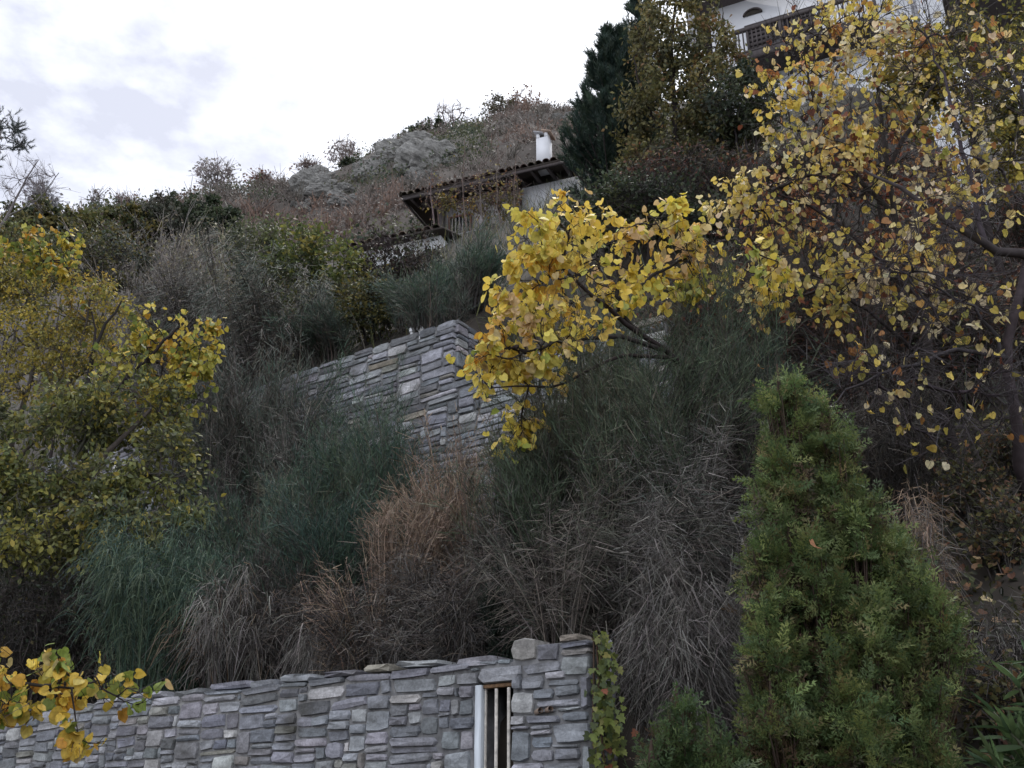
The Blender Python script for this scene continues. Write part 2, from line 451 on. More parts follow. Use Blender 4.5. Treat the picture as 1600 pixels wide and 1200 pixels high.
# lower wall, with its gate opening and end pillar
wall = thing('stone_wall', wp(-3, 0, 0), 'grey rubble stone wall along the bottom with a barred opening', 'wall')
uG0 = onplane(741, 1130, 0)[0]; uG1 = onplane(798, 1130, 0)[0]; zG = onplane(770, 1068, 0)[1]
def zr(x0, y0, x1, y1):
    X0, X1, Y0, Y1 = (700 + v / 5 for v in (x0, x1)), None, None, None
    cx, cy = 700 + (x0 + x1) / 10, 960 + (y0 + y1) / 10
    u, z = onplane(cx, cy, 0)
    ua_, _ = onplane(700 + x0 / 5, cy, 0); ub_, _ = onplane(700 + x1 / 5, cy, 0)
    _, za = onplane(cx, 960 + y0 / 5, 0); _, zb = onplane(cx, 960 + y1 / 5, 0)
    return (u, z, ub_ - ua_, za - zb)
hand = [zr(*r_) for r_ in [(490, 180, 690, 365), (690, 220, 868, 362), (865, 150, 1025, 212), (870, 212, 1100, 262), (870, 262, 1100, 320), (575, 372, 872, 465), (872, 320, 1100, 478),
    (755, 440, 915, 505), (580, 475, 748, 590), (768, 500, 1030, 562), (500, 465, 575, 592), (668, 575, 828, 665), (832, 550, 1030, 640), (493, 600, 668, 785), (675, 662, 1035, 724),
    (845, 722, 1035, 752), (493, 790, 597, 865), (600, 785, 880, 855), (890, 752, 1100, 838), (815, 845, 1105, 1010), (493, 868, 630, 905), (640, 858, 805, 900), (640, 902, 810, 945),
    (495, 908, 640, 1155), (645, 948, 812, 1048), (806, 1012, 1035, 1042), (650, 1052, 825, 1152), (828, 1045, 1038, 1142), (1038, 480, 1105, 745), (1042, 1018, 1108, 1250),
    (495, 1158, 740, 1240), (742, 1150, 1038, 1240), (235, 405, 570, 535), (65, 455, 232, 552), (90, 556, 195, 655), (10, 800, 198, 900), (90, 905, 198, 1065), (-30, 1070, 175, 1250), (85, 658, 195, 795), (20, 658, 82, 795), (-60, 905, 86, 1065)]]
ULEFT = -9.0
zbot = onplane(800, 1240, 0)[1]
blocked = [(u - w / 2, u + w / 2, z - h / 2, z + h / 2) for u, z, w, h in hand] + [(uG0 - .02, uG1 + .02, -1, zG)]
uP0 = onplane(797, 1060, 0)[0]
blocked.append((uP0, 0.2, ZP1 - 0.02, 9)); blocked.append((-20, uP0, ZT1, 9))
auto = pack(ULEFT, 0.0, 0.0, ZP1, 0.012, (0.15, 0.46), (0.06, 0.105), blocked, random.Random(3) if False else np.random.default_rng(3))
lay(wall, hand + auto, 0.0, 0.16, 300, lambda x, y: (x > 0) & (x < 930) & (y < 1215))
DEP = 0.5
g = Geo()
gbox(g, wp(ULEFT, 0.014, 0), DU * (uG0 - ULEFT - .01), DN * DEP, UP * (ZT1 - 0.03))
gbox(g, wp(uG1 + .01, 0.014, 0), DU * (-uG1 - 0.03), DN * 0.24, UP * (ZP1 - 0.03))
gbox(g, wp(uG0 - .01, 0.014, zG + .02), DU * (uG1 - uG0 + .02), DN * DEP, UP * (ZT1 - 0.035 - zG - .02))
g.build('mortar_core', M_MORTAR, wall)
# rough coping stones lying flat on top
cs = []
u = ULEFT
while u < uP0 - 0.1:
    w = rng.uniform(0.2, 0.5); cs.append((u + w / 2, ZT1 + rng.uniform(-0.012, 0.022), w, rng.uniform(0.035, 0.075))); u += w + rng.choice([0, 0, 0.04, 0.12])
cs = np.array(cs)
lay(wall, cs, -0.02, 0.45, 18, lambda x, y: (x > 60), pos=W0[None] + cs[:, 0:1] * DU + cs[:, 1:2] * UP + 0.235 * DN)
# end face of the pillar: stones seen edge-on, then a return going back
WM2 = np.stack([DN, -DU, UP], 1)
ret = pack(0.03, 0.24, 0.0, ZP1, 0.015, (0.15, 0.4), (0.06, 0.13), [], np.random.default_rng(8))
st = np.array(ret)
lay(wall, ret, 0, 0.1, 0, lambda x, y: x > 0, M=WM2, pos=W0[None] + st[:, 0:1] * DN + st[:, 1:2] * UP - 0.02 * DU)
# back of the dark niche behind the bars
niche = pack(uG0 - .3, uG1 + .5, 0.3, zG + .1, 0.015, (0.12, 0.35), (0.05, 0.1), [], np.random.default_rng(9))
lay(wall, niche, 0.62, 0.1, 0, lambda x, y: x > 0)
for u_, z_ in (onplane(842, 1111.5, 0), onplane(858, 1109, 0)):
    # stub ends of clay drain pipe
    a = np.arange(12) * 2 * math.pi / 12; g = Geo()
    ax = nrm(DU * 0.75 - DN * 0.55 + UP * 0.05); e1 = UP; e2 = nrm(np.cross(ax, UP))
    c0 = wp(u_, -0.005, z_)
    pts = []
    for (d, r_) in ((-0.035, 0.016), (0.035, 0.016), (0.035, 0.009), (-0.02, 0.009)):
        pts += [c0 - ax * d + (e1 * math.cos(t) + e2 * math.sin(t)) * r_ for t in a]
    fs = [(k * 12 + i, k * 12 + (i + 1) % 12, (k + 1) * 12 + (i + 1) % 12, (k + 1) * 12 + i) for k in range(3) for i in range(12)]
    g.add(pts, fs).build('drain_pipe', M_CLAY, wall)

gate = thing('iron_grille', wp((uG0 + uG1) / 2, 0.05, zG - 1.6), 'pale painted iron grille with two bars in the stone wall opening', 'grille')
hg = 1.6
uw = uG1 - uG0
boxo('frame_post', wp(uG0, 0.0, zG - hg), DU * 0.05, DN * 0.05, UP * hg, M_PAINT, gate, 0.004)
boxo('frame_edge', wp(uG0 + 0.052, 0.03, zG - hg), DU * 0.01, DN * 0.02, UP * hg, M_BAR, gate, 0.003)
boxo('top_rail', wp(uG0 + 0.051, 0.015, zG - 0.022), DU * (uw - 0.055), DN * 0.04, UP * 0.022, M_RUST, gate, 0.004)
for k in (0.54, 0.88):
    p0 = wp(uG0 + uw * k + 0.01, 0.012, zG - hg); p1 = p0 + UP * (hg - 0.03)
    Geo().tubes(np.linspace(p0, p1, 3)[None], np.full((1, 3), 0.0105), [(0.4, 0.4, 0.4)], 8).build('bar', M_BAR, gate, True)

# upper wall
uwall = thing('retaining_wall', wp(CU - 4, CS, ZT1 + 1), 'grey coursed stone retaining wall higher up with a stepped corner', 'wall')
b2 = [(CU, 40, ZL2, 20)]
up = pack(-14.0, UE, ZT1 + 1.0, ZT2, 0.02, (0.24, 0.68), (0.085, 0.13), b2, np.random.default_rng(21))
lay(uwall, up, CS, 0.18, 300, lambda x, y: (x > 480) & (x < 880) & (y < 700), 0.013)
endst = pack(0.05, 0.5, ZL2 - .1, ZT2, 0.02, (0.2, 0.45), (0.1, 0.15), [], np.random.default_rng(22))
e_ = np.array(endst)
lay(uwall, endst, 0, 0.12, len(endst), lambda x, y: x > 0, M=WM2, pos=CORNER * [1, 1, 0] + e_[:, 0:1] * DN + e_[:, 1:2] * UP - 0.035 * DU)
g = Geo()
gbox(g, wp(-14.0, CS + 0.018, ZT1), DU * (CU + 14.0 - .03), DN * 0.5, UP * (ZT2 - ZT1 - 0.03))
gbox(g, wp(CU - 0.04, CS + 0.018, ZT1), DU * (UE - CU), DN * 0.5, UP * (ZL2 - ZT1 - 0.03))
g.build('mortar_core', M_MORTAR, uwall)
for k, (x_, y_, lab) in enumerate([(641, 517, 'upright white plastic pipe stub on the upper wall, left of the pair'), (654, 518, 'white plastic pipe elbow on the upper wall, right of the pair')]):
    u_, z_ = onplane(x_, y_ + 9, CS)
    t_ = thing('pipe_stub', wp(u_, CS + 0.05, z_), lab, 'pipe', 'white pipe stubs on the upper wall')
    pth = np.array([wp(u_, CS + 0.05, z_ - 0.02), wp(u_, CS + 0.05, z_ + 0.05), wp(u_ + 0.01 * k, CS + 0.04, z_ + 0.11)])
    Geo().tubes(pth[None], np.array([[0.034, 0.034, 0.034]]), [(0.5,) * 3], 12).build('pipe', M_PLASTIC, t_, True)
    e = pth[2] - (DN * 0.1 if k else -UP * 0.0)
    pth2 = np.array([pth[2] - UP * 0.03, pth[2] + UP * 0.02, pth[2] + UP * 0.025 - (DN * 0.06 if k else 0)])
    Geo().tubes(pth2[None], np.array([[0.044, 0.044, 0.04]]), [(0.5,) * 3], 12).build('collar', M_PLASTIC, t_, True)

# ------------------------------------------------------------------ the low tiled house
def hsv(c, n, j=0.12, jc=0.05):
    return np.asarray(c)[None] * rng.uniform(1 - j, 1 + j, (n, 1)) * rng.uniform(1 - jc, 1 + jc, (n, 3))
def tile_template():
    V, Fc = [], []
    for k, y in enumerate((0.0, 1.0)):
        for th, rr in ((0, 1.0), (1, 0.82)):
            for a in np.linspace(0, math.pi, 7):
                w = 0.5 * (1.0 - 0.14 * y) * rr
                V.append((math.cos(a) * w, y, math.sin(a) * w * 0.9))
    for i in range(6):
        o0, i0, o1, i1 = i, 7 + i, 14 + i, 21 + i
        Fc += [(o0, o1, o1 + 1, o0 + 1), (i0, i0 + 1, i1 + 1, i1), (o0, o0 + 1, i0 + 1, i0), (o1, i1, i1 + 1, o1 + 1)]
    return V, Fc
TILE = tmesh('roof_tile', *tile_template(), M_TILE, False)
EA = P(628, 306, 27.0)                                   # left corner of the eave
dh = P(860, 252, 1.0) ; 
_d = ray(860, 252); _t = (EA[2] - CAM[2]) / _d[2]; EB = CAM + _d * _t
HD = nrm(EB - EA); HN = np.array([-HD[1], HD[0], 0.0])   # along the eave, and into the house
HL = 8.5
house = thing('tiled_house', EA - UP * 4 + HD * 4 + HN * 2, 'low house with dark barrel tiled eave and white chimney below the hill', 'house')
WSET = 0.9
zf = EA[2] - 3.4
wl = EA + HN * WSET + HD * 1.2
wl[2] = zf
def hp_(a, n, z): return np.array([*(EA + HD * a + HN * n)[:2], z])
ZE = EA[2]
# rendered wall on the left, white and stone stretch on the right
boxo('wall', hp_(0.95, WSET, zf), HD * 2.75, HN * 3.5, UP * (ZE - 0.1 - zf), M_PLASTER, house)
boxo('white_wall', hp_(3.702, WSET - 0.06, ZE - 1.05), HD * 4.4, HN * 3.5, UP * 0.93, M_WHITE, house)
rw = boxo('rubble_wall', hp_(3.702, WSET - 0.02, zf), HD * 4.4, HN * 3.4, UP * (ZE - 1.06 - zf), M_MORTAR, house)
hs = pack(0, 4.3, 0, ZE - 1.06 - zf, 0.03, (0.2, 0.5), (0.12, 0.22), [], np.random.default_rng(31))
HM = np.stack([HD, HN, UP], 1)
for (a, z, w, h) in hs:
    place('stone', STM[int(rng.integers(16))], rw, hp_(3.71 + a, WSET - 0.03, zf + z), HM, (w - .02, 0.12, h - .02), stone_cols(1)[0] * 1.35)
boxo('stone_ledge', hp_(4.1, WSET - 0.3, ZE - 1.75), HD * 2.6, HN * 0.26, UP * 0.12, M_PLASTER, house, 0.02)
# corner posts, window with a wooden frame and slats
for a in (0.99, 3.55):
    boxo('post', hp_(a, 0.62, zf), HD * 0.17, HN * 0.17, UP * (ZE - 0.22 - zf), M_WOOD, house, 0.01)
win = boxo('window', hp_(1.26, WSET - 0.05, ZE - 1.62), HD * 0.75, HN * 0.045, UP * 1.0, M_GLASS, house)
for (a, z, w, h) in ((1.24, -1.64, 0.06, 1.04), (1.97, -1.64, 0.06, 1.04), (1.3, -0.66, 0.67, 0.06), (1.3, -1.64, 0.67, 0.05)):
    boxo('window_frame', hp_(a, WSET - 0.1, ZE + z), HD * w, HN * 0.04, UP * h, solid('red_wood', (0.12, 0.05, 0.04), 0.7), win)
for k in range(5):
    boxo('slat', hp_(1.36 + k * 0.12, WSET - 0.09, ZE - 1.58), HD * 0.03, HN * 0.03, UP * 0.9, M_PLASTER, win)
# roof: sloping deck, hip on the left, fascia, rafters and barrel tiles
SL = math.tan(R(21)); RD_ = 4.2
deck = Geo()
a0, a1 = np.array(hp_(0, 0, ZE)), np.array(hp_(HL, 0, ZE))
b1 = hp_(HL, RD_, ZE + RD_ * SL); b0_ = hp_(RD_, RD_, ZE + RD_ * SL); c0 = hp_(0, 2 * RD_, ZE)
tk = UP * -0.07
deck.add([a0, a1, b1, b0_, a0 + tk, a1 + tk, b1 + tk, b0_ + tk], [(0, 1, 2, 3), (7, 6, 5, 4), (0, 4, 5, 1), (1, 5, 6, 2), (3, 2, 6, 7), (0, 3, 7, 4)], (0.05, 0.04, 0.035))
deck.add([a0, b0_, c0, a0 + tk, b0_ + tk, c0 + tk], [(0, 1, 2), (5, 4, 3), (0, 2, 5, 3)][0:1], (0.05, 0.04, 0.035))
deck.add([a0 + tk * 1.02, b0_ + tk * 1.02, c0 + tk * 1.02], [(2, 1, 0)], (0.05, 0.04, 0.035))
roof = deck.build('roof', M_STEM, house)
boxo('fascia', hp_(0.02, 0.0, ZE - 0.17), HD * HL, HN * 0.04, UP * 0.095, M_WOOD, roof)
boxo('fascia', hp_(0.0, 0.045, ZE - 0.17), HD * 0.04, HN * 3.0, UP * 0.095, M_WOOD, roof)
for k in range(17):
    p = hp_(0.25 + k * 0.5, 0.06, ZE - 0.17)
    boxo('rafter', p, HD * 0.08, HN * 0.85 + UP * 0.85 * SL * 0.25, UP * 0.1, M_WOOD, roof)
TP = 0.235
tn = nrm(HN + UP * SL); tup = nrm(UP - HN * SL)
TM = np.stack([HD, tn, tup], 1)
for i in range(int(HL / TP)):
    for j in range(6):
        a = 0.1 + i * TP; n = -0.07 + j * 0.36
        if a < n + 0.05: continue
        c = hsv((0.075, 0.052, 0.042), 1, 0.45, 0.12)[0]
        place('roof_tile', TILE, roof, hp_(a, n, ZE + n * SL + 0.012 + rng.uniform(-.008, .012)), TM, (0.225, 0.42, 0.2), c)
hipd = nrm(np.array(b0_) - a0)
TMH = np.stack([nrm(np.cross(hipd, UP)), hipd, nrm(np.cross(nrm(np.cross(hipd, UP)), hipd))], 1)
for j in range(9):
    place('ridge_tile', TILE, roof, a0 - hipd * 0.05 + hipd * j * 0.36 + UP * 0.03, TMH, (0.27, 0.42, 0.26), hsv((0.08, 0.055, 0.045), 1, 0.4, 0.1)[0])
# chimney: white shaft, flue slot and two tilted capping tiles
d_ = ray(850, 252); tch = None
ca = ((EA + HD * 0)[:2])
cu = float(((P(851, 250, 27.0) - EA) @ HD)); 
for it in range(3):
    base = hp_(cu, 0.55, ZE); x_, y_, z_ = project(base); cu += (851 - x_) * z_ / F
zc = ZE + 0.3
hC = 1.12
shaft = boxo('chimney', hp_(cu - 0.19, 0.35, ZE + 0.1), HD * 0.37, HN * 0.4, UP * hC, M_WHITE, house)
boxo('cap_pier', hp_(cu - 0.185, 0.36, ZE + 0.1 + hC + .001), HD * 0.1, HN * 0.38, UP * 0.16, M_WHITE, shaft)
boxo('cap_pier', hp_(cu + 0.07, 0.36, ZE + 0.1 + hC + .001), HD * 0.1, HN * 0.38, UP * 0.16, M_WHITE, shaft)
boxo('flue', hp_(cu - 0.1, 0.4, ZE + 0.1 + hC + .002), HD * 0.18, HN * 0.3, UP * 0.12, M_DARK, shaft)
for sgn in (0, 1):
    boxo('capping_slab', hp_(cu - 0.27 + sgn * 0.25, 0.3, ZE + 0.1 + hC + 0.25), HD * 0.3 - UP * 0.13, HN * 0.5, UP * 0.035 + HD * 0.015, M_CLAY if sgn else M_CONC, shaft)
# terrace parapet in front of the house
par = thing('parapet_wall', hp_(2, -2.2, zf - 1), 'pale rendered parapet below the tiled house eave', 'wall')
boxo('wall', hp_(1.3, -0.55, zf - 1.5), HD * 3.6, HN * 0.25, UP * 2.6, M_PLASTER, par)
boxo('coping', hp_(1.25, -0.6, zf + 1.102), HD * 3.7, HN * 0.36, UP * 0.06, M_CONC, par)
# lower outbuilding roof on the left
OA = P(535, 388, 24.0); ob = thing('outbuilding', OA - UP * 2, 'small whitewashed outbuilding roof showing left of the tiled house', 'outbuilding')
def op(a, n, z): return OA + HD * a + HN * n + UP * z
boxo('wall', op(0.2, 0.3, -2.5), HD * 2.6, HN * 2.0, UP * 2.45, M_WHITE, ob)
og = Geo(); oroof = og.add([op(0, 0, 0), op(3.0, 0, 0), op(3.0, 2, 0.7), op(0, 2, 0.7), op(0, 0, -.06), op(3.0, 0, -.06), op(3.0, 2, .64), op(0, 2, .64)],
    [(0, 1, 2, 3), (7, 6, 5, 4), (0, 4, 5, 1), (1, 5, 6, 2), (0, 3, 7, 4)], (0.06, 0.05, 0.045)).build('roof', M_STEM, ob)
otn = nrm(HN * 2 + UP * 0.7); OTM = np.stack([HD, otn, nrm(np.cross(HD, otn))], 1)
for i in range(12):
    for j in range(3):
        place('roof_tile', TILE, oroof, op(0.12 + i * 0.245, -0.05 + j * 0.36, 0.01 + (-0.05 + j * .36) * .35), OTM, (0.23, 0.42, 0.2), hsv((0.10, 0.075, 0.065), 1, 0.4, 0.1)[0])

# ------------------------------------------------------------------ the tall white house
Y2 = 25.0
BA = P(1147, 52, Y2)                                    # left end of the balcony rail
_d = ray(1240, 24); BB = CAM + _d * ((BA[2] - CAM[2]) / _d[2])
D2 = nrm(BB - BA); N2 = np.array([-D2[1], D2[0], 0.0])
if N2[1] < 0: N2 = -N2
ZB = BA[2]
wh = thing('white_house', BA - UP * 9 + N2 * 3, 'tall white house with dark wooden balcony behind the yellow leaves', 'house')
def h2(a, n, z): return BA + D2 * a + N2 * n + UP * z
BW = 1.0                                                # balcony depth
boxo('wall', h2(-0.9, BW, -13), D2 * 6.9, N2 * 6, UP * 15.1, M_WHITE, wh)
boxo('eave', h2(-1.5, BW - 0.9, 2.12), D2 * 11, N2 * 7.5, UP * 0.16, M_WOOD, wh)
r2 = Geo().add([h2(-1.6, BW - 1, 2.29), h2(9.6, BW - 1, 2.29), h2(9.6, BW + 6.6, 2.29), h2(-1.6, BW + 6.6, 2.29), h2(1.5, BW + 2.8, 3.6), h2(6.5, BW + 2.8, 3.6)],
    [(0, 1, 5), (0, 5, 4), (2, 3, 4), (2, 4, 5), (0, 4, 3), (1, 2, 5)], (0.12, 0.07, 0.05)).build('roof', M_STEM, wh)
# door with shutters to the balcony
dr = boxo('balcony_door', h2(0.3, BW - 0.05, -0.95), D2 * 2.0, N2 * 0.048, UP * 1.75, M_GLASS, wh)
for a in (0.22, 0.93, 1.62, 2.3):
    boxo('shutter_stile', h2(a, BW - 0.1, -0.95), D2 * 0.09, N2 * 0.048, UP * 1.8, M_WOOD, dr)
for k in range(9):
    boxo('louvre', h2(0.312, BW - 0.09, -0.8 + k * 0.18), D2 * 0.615, N2 * 0.038, UP * 0.12, M_WOOD, dr)
    boxo('louvre', h2(1.712, BW - 0.09, -0.8 + k * 0.18), D2 * 0.585, N2 * 0.038, UP * 0.12, M_WOOD, dr)
boxo('lintel', h2(0.2, BW - 0.12, 0.852), D2 * 2.25, N2 * 0.11, UP * 0.1, M_WOOD, dr)
# half-round vent
vg = Geo(); an = np.linspace(0, math.pi, 13); vc = h2(0.5, BW - 0.03, 1.4)
ring = [vc + D2 * math.cos(t) * 0.27 + UP * math.sin(t) * 0.2 for t in an]
vg.add(ring + [p + N2 * 0.028 for p in ring], [tuple(range(13))], (0.02,) * 3)
vent = vg.build('vent', M_DARK, wh)
arch = np.array([[vc - N2 * 0.02 + D2 * math.cos(t) * 0.29 + UP * math.sin(t) * 0.22 for t in an]])
Geo().tubes(arch, np.full((1, 13), 0.035), [(0.5,) * 3], 6).build('arch_trim', M_WOOD, vent)
# balcony
bal = boxo('balcony_floor', h2(-0.05, 0.0, -1.12), D2 * 4.2, N2 * (BW - .005), UP * 0.12, M_WOOD, wh)
boxo('fascia_beam', h2(-0.08, -0.05, -1.2), D2 * 4.26, N2 * 0.048, UP * 0.26, M_WOOD, bal)
boxo('hand_rail', h2(-0.08, -0.04, -0.06), D2 * 4.26, N2 * 0.09, UP * 0.13, M_WOOD, bal)
boxo('bottom_rail', h2(0.0, -0.03, -0.9), D2 * 4.2, N2 * 0.06, UP * 0.06, M_WOOD, bal)
for a in (-0.06, 1.35, 2.75, 4.1):
    boxo('rail_post', h2(a, -0.035, -0.94), D2 * 0.1, N2 * 0.08, UP * 0.9, M_WOOD, bal)
for k in range(30):
    a = 0.1 + k * 0.137
    if min(abs(a + 0.03 - q) for q in (0, 1.4, 2.8, 4.15)) < 0.08: continue
    boxo('baluster', h2(a, -0.02, -0.84), D2 * 0.045, N2 * 0.04, UP * 0.78, M_WOOD, bal)
for a in (0.1, 1.4, 2.7, 3.9):
    boxo('bracket', h2(a, 0.05, -1.36), D2 * 0.1, N2 * (BW - .06), UP * 0.15, M_WOOD, bal)
boxo('band', h2(-0.3, BW - 0.25, -2.3), D2 * 3.2, N2 * 0.248, UP * 0.55, M_WHITE, wh)
boxo('side_post', h2(5.1, 0.1, -3), D2 * 0.16, N2 * 0.16, UP * 5.1, M_CONC, wh)
for a, z in ((3.9, -4.2), (1.4, -4.4)):
    w_ = boxo('window', h2(a, BW - 0.02, z), D2 * 0.9, N2 * 0.018, UP * 1.2, M_GLASS, wh)
    for (da, dz, ww, hh) in ((-0.08, -0.08, 0.08, 1.36), (0.9, -0.08, 0.08, 1.36), (0, 1.2, 0.9, 0.08), (0, -0.08, 0.9, 0.08), (0.42, 0, 0.05, 1.2)):
        boxo('window_frame', h2(a + da, BW - 0.06, z + dz), D2 * ww, N2 * 0.055, UP * hh, M_WOOD, w_)
pole = thing('utility_pole', gpt(1072, 60, 19.0), 'plain grey pole rising above the olive tree beside the white house', 'pole')
pb = gpt(1072, 60, 19.0); pt = P(1072, -60, 19.0)
pth = np.linspace([pt[0], pt[1], pb[2] - .3], pt, 6)
Geo().tubes(pth[None], np.linspace(0.13, 0.10, 6)[None], [(0.5,) * 3], 14).build('shaft', M_CONC, pole, True)

# ------------------------------------------------------------------ leaf shapes
def fan(outline, fold=0.15, curl=0.1):
    # outline: half outline from base to tip, mirrored; midrib lies on y
    V = [(0, y, -curl * y * y) for y in (0.0, 0.35, 0.7, 1.0)]
    h = [(x, y, fold * x - curl * y * y) for x, y in outline]
    return V, h
def heart():
    half = [(0.16, -0.13), (0.40, -0.10), (0.54, 0.16), (0.50, 0.45), (0.30, 0.75)]
    V = [(0, 0.0, 0), (0, 0.4, 0.0), (0, 0.98, -0.12)]
    F_ = []
    for sx in (1, -1):
        b = len(V)
        V += [(sx * x, y, 0.22 * x * (1 - 0.6 * abs(x)) - 0.13 * y * y - (0.25 * max(0, x - .3))) for x, y in half]
        idx = [0] + list(range(b, b + 5)) + [2]
        for i in range(6):
            t = (1, idx[i], idx[i + 1]); F_.append(t if sx > 0 else t[::-1])
    return np.array(V), np.array(F_)
def oval(w=0.28):
    V = [(0, 0, 0), (w, 0.35, 0.07), (w * .75, 0.7, 0.05), (0, 1, -0.1), (-w * .75, 0.7, 0.05), (-w, 0.35, 0.07)]
    return np.array(V), np.array([(0, 1, 2), (0, 2, 3), (0, 3, 4), (0, 4, 5)])
def diamond(w=0.3):
    return np.array([(0, 0, 0), (w, 0.5, 0.08), (0, 1, -0.06), (-w, 0.5, 0.08)], float), np.array([(0, 1, 2), (0, 2, 3)])
def strap():
    V, F_ = [], []
    for i, (y, w) in enumerate([(0, .012), (.2, .06), (.5, .075), (.8, .05), (1, .003)]):
        V += [(-w, y, .02 - .22 * y * y), (0, y, -.22 * y * y), (w, y, .02 - .22 * y * y)]
        if i:
            b = 3 * i
            F_ += [(b - 3, b - 2, b + 1, b), (b - 2, b - 1, b + 2, b + 1)]
    return np.array(V), np.array(F_)
def ivy():
    half = [(0.22, -0.1), (0.52, 0.1), (0.3, 0.36), (0.42, 0.62), (0.18, 0.66)]
    V = [(0, 0, 0), (0, 0.35, 0), (0, 1, -.05)]; F_ = []
    for sx in (1, -1):
        b = len(V); V += [(sx * x, y, 0.08 * x - .06 * y) for x, y in half]
        idx = [0] + list(range(b, b + 5)) + [2]
        for i in range(6):
            t = (1, idx[i], idx[i + 1]); F_.append(t if sx > 0 else t[::-1])
    return np.array(V), np.array(F_)
HEART, OVAL, DIAM, STRAP, IVY = heart(), oval(), diamond(), strap(), ivy()
def crumple(T, seed, amt=0.16):
    r = np.random.default_rng(seed); v = T[0].copy()
    v[:, 2] += r.normal(0, amt * 0.5, len(v)) + amt * 2.2 * v[:, 0] ** 2 * r.choice([-1, 1.0])
    v[:, 0] *= r.uniform(0.8, 1.05)
    return v, T[1]
HEARTS = [crumple(HEART, k, a) for k, a in enumerate((0.03, 0.06, 0.10, 0.15, 0.22, 0.30))]
HEART_ME = [tmesh('leaf', v, f, M_LEAFO, True) for v, f in HEARTS]
IVY_ME = tmesh('leaf', *IVY, M_LEAFO, True)
STRAP_ME = tmesh('leaf', *STRAP, M_LEAFO, True)
def frames(tip, nor):
    y = nrm(tip); x = nrm(np.cross(y, nor)); z = np.cross(x, y)
    return np.stack([x, y, z], -1)
def pal(n, cols, wts=None, j=0.2, jc=0.06):
    c = np.array(cols, float)
    w = np.ones(len(c)) if wts is None else np.array(wts, float)
    return c[rng.choice(len(c), n, p=w / w.sum())] * rng.uniform(1 - j, 1 + j, (n, 1)) * rng.uniform(1 - jc, 1 + jc, (n, 3))

# ------------------------------------------------------------------ branching
def spline(pts, n):
    pts = np.array(pts, float); t = np.linspace(0, len(pts) - 1, n)
    p = np.vstack([2 * pts[0] - pts[1], pts, 2 * pts[-1] - pts[-2]])
    i = np.minimum(t.astype(int), len(pts) - 2); f = (t - i)[:, None]
    a, b, c, d = p[i], p[i + 1], p[i + 2], p[i + 3]
    return 0.5 * (2 * b + (c - a) * f + (2 * a - 5 * b + 4 * c - d) * f * f + (3 * b - a - 3 * c + d) * f ** 3)
def ell(blobs, n):
    # blobs: (px, py, rx, ry, depth, half depth) measured on the picture, uniform points inside
    b = np.array(blobs, float)
    w = b[:, 2] * b[:, 3]; k = rng.choice(len(b), n, p=w / w.sum())
    q = rv(n) * (rng.uniform(0, 1, (n, 1)) ** 0.38)
    out = np.zeros((n, 3))
    for i in range(len(b)):
        m = k == i
        c = P(b[i, 0], b[i, 1], b[i, 4]); s_ = mpp(b[i, 1], b[i, 4])
        out[m] = c + q[m] * np.array([b[i, 2] * s_, b[i, 5], b[i, 3] * s_ * 1.03])
    return out
def grow(trunks, att, rtip=0.004, crook=0.10, up=0.25, K=6, expo=0.5, rmax=None):
    N = 0; cap = 4 + 12 * len(trunks) + len(att) * (K - 1)
    pos = np.zeros((cap, 3)); dr_ = np.zeros((cap, 3)); own = np.zeros(cap, int); age = np.zeros(cap)
    paths = []; parent = []; trunk_paths = []
    for tp in trunks:
        sp = spline(tp[0], 12); sp[1:-1] += rng.normal(0, 0.012, (10, 3))
        t = nrm(np.gradient(sp, axis=0))
        pos[N:N + 12] = sp; dr_[N:N + 12] = t; own[N:N + 12] = -1; age[N:N + 12] = np.linspace(0.25, 0, 12) * tp[3] if len(tp) > 3 else 0; N += 12
        trunk_paths.append((sp, np.linspace(tp[1], tp[2], 12)))
    d0 = np.min(np.linalg.norm(att[:, None] - pos[None, :N], axis=-1), 1)
    for i in np.argsort(d0 + rng.uniform(0, 0.15, len(att))):
        p = att[i]; v = p - pos[:N]; d = np.linalg.norm(v, axis=1) + 1e-6
        ca_ = (v * dr_[:N]).sum(1) / d
        j = int(np.argmin(d * (1.35 - 0.45 * ca_) + age[:N]))
        Ld = d[j]; a = pos[j]; b = a + dr_[j] * Ld * 0.3 + UP * Ld * 0.05
        e = p - (nrm(p - a) * 0.6 + UP * up) * Ld * 0.3
        t = np.linspace(0, 1, K)[:, None]
        path = a * (1 - t) ** 3 + 3 * b * t * (1 - t) ** 2 + 3 * e * t * t * (1 - t) + p * t ** 3
        path[1:-1] += rng.normal(0, crook * 0.12 * min(Ld, 0.8), (K - 2, 3))
        tt = nrm(np.gradient(path, axis=0))
        pos[N:N + K - 1] = path[1:]; dr_[N:N + K - 1] = tt[1:]; own[N:N + K - 1] = len(paths); age[N:N + K - 1] = age[j] + 0.02 * Ld; N += K - 1
        parent.append(own[j]); paths.append(path)
    cnt = np.ones(len(paths))
    for i in range(len(paths) - 1, -1, -1):
        if parent[i] >= 0: cnt[parent[i]] += cnt[i]
    r0 = rtip * cnt ** expo * 1.15
    if rmax: r0 = np.minimum(r0, rmax)
    rad = r0[:, None] + (rtip * 0.8 - r0[:, None]) * (np.linspace(0, 1, K)[None] ** 0.8)
    return trunk_paths, np.array(paths), rad
def branches_geo(g, tps, paths, rad, col, sides=4):
    for sp, r_ in tps:
        g.tubes(sp[None], r_[None], hsv(col, 1, 0.1), 9)
    if len(paths): g.tubes(paths, rad, hsv(col, len(paths), 0.2), sides)
    return g
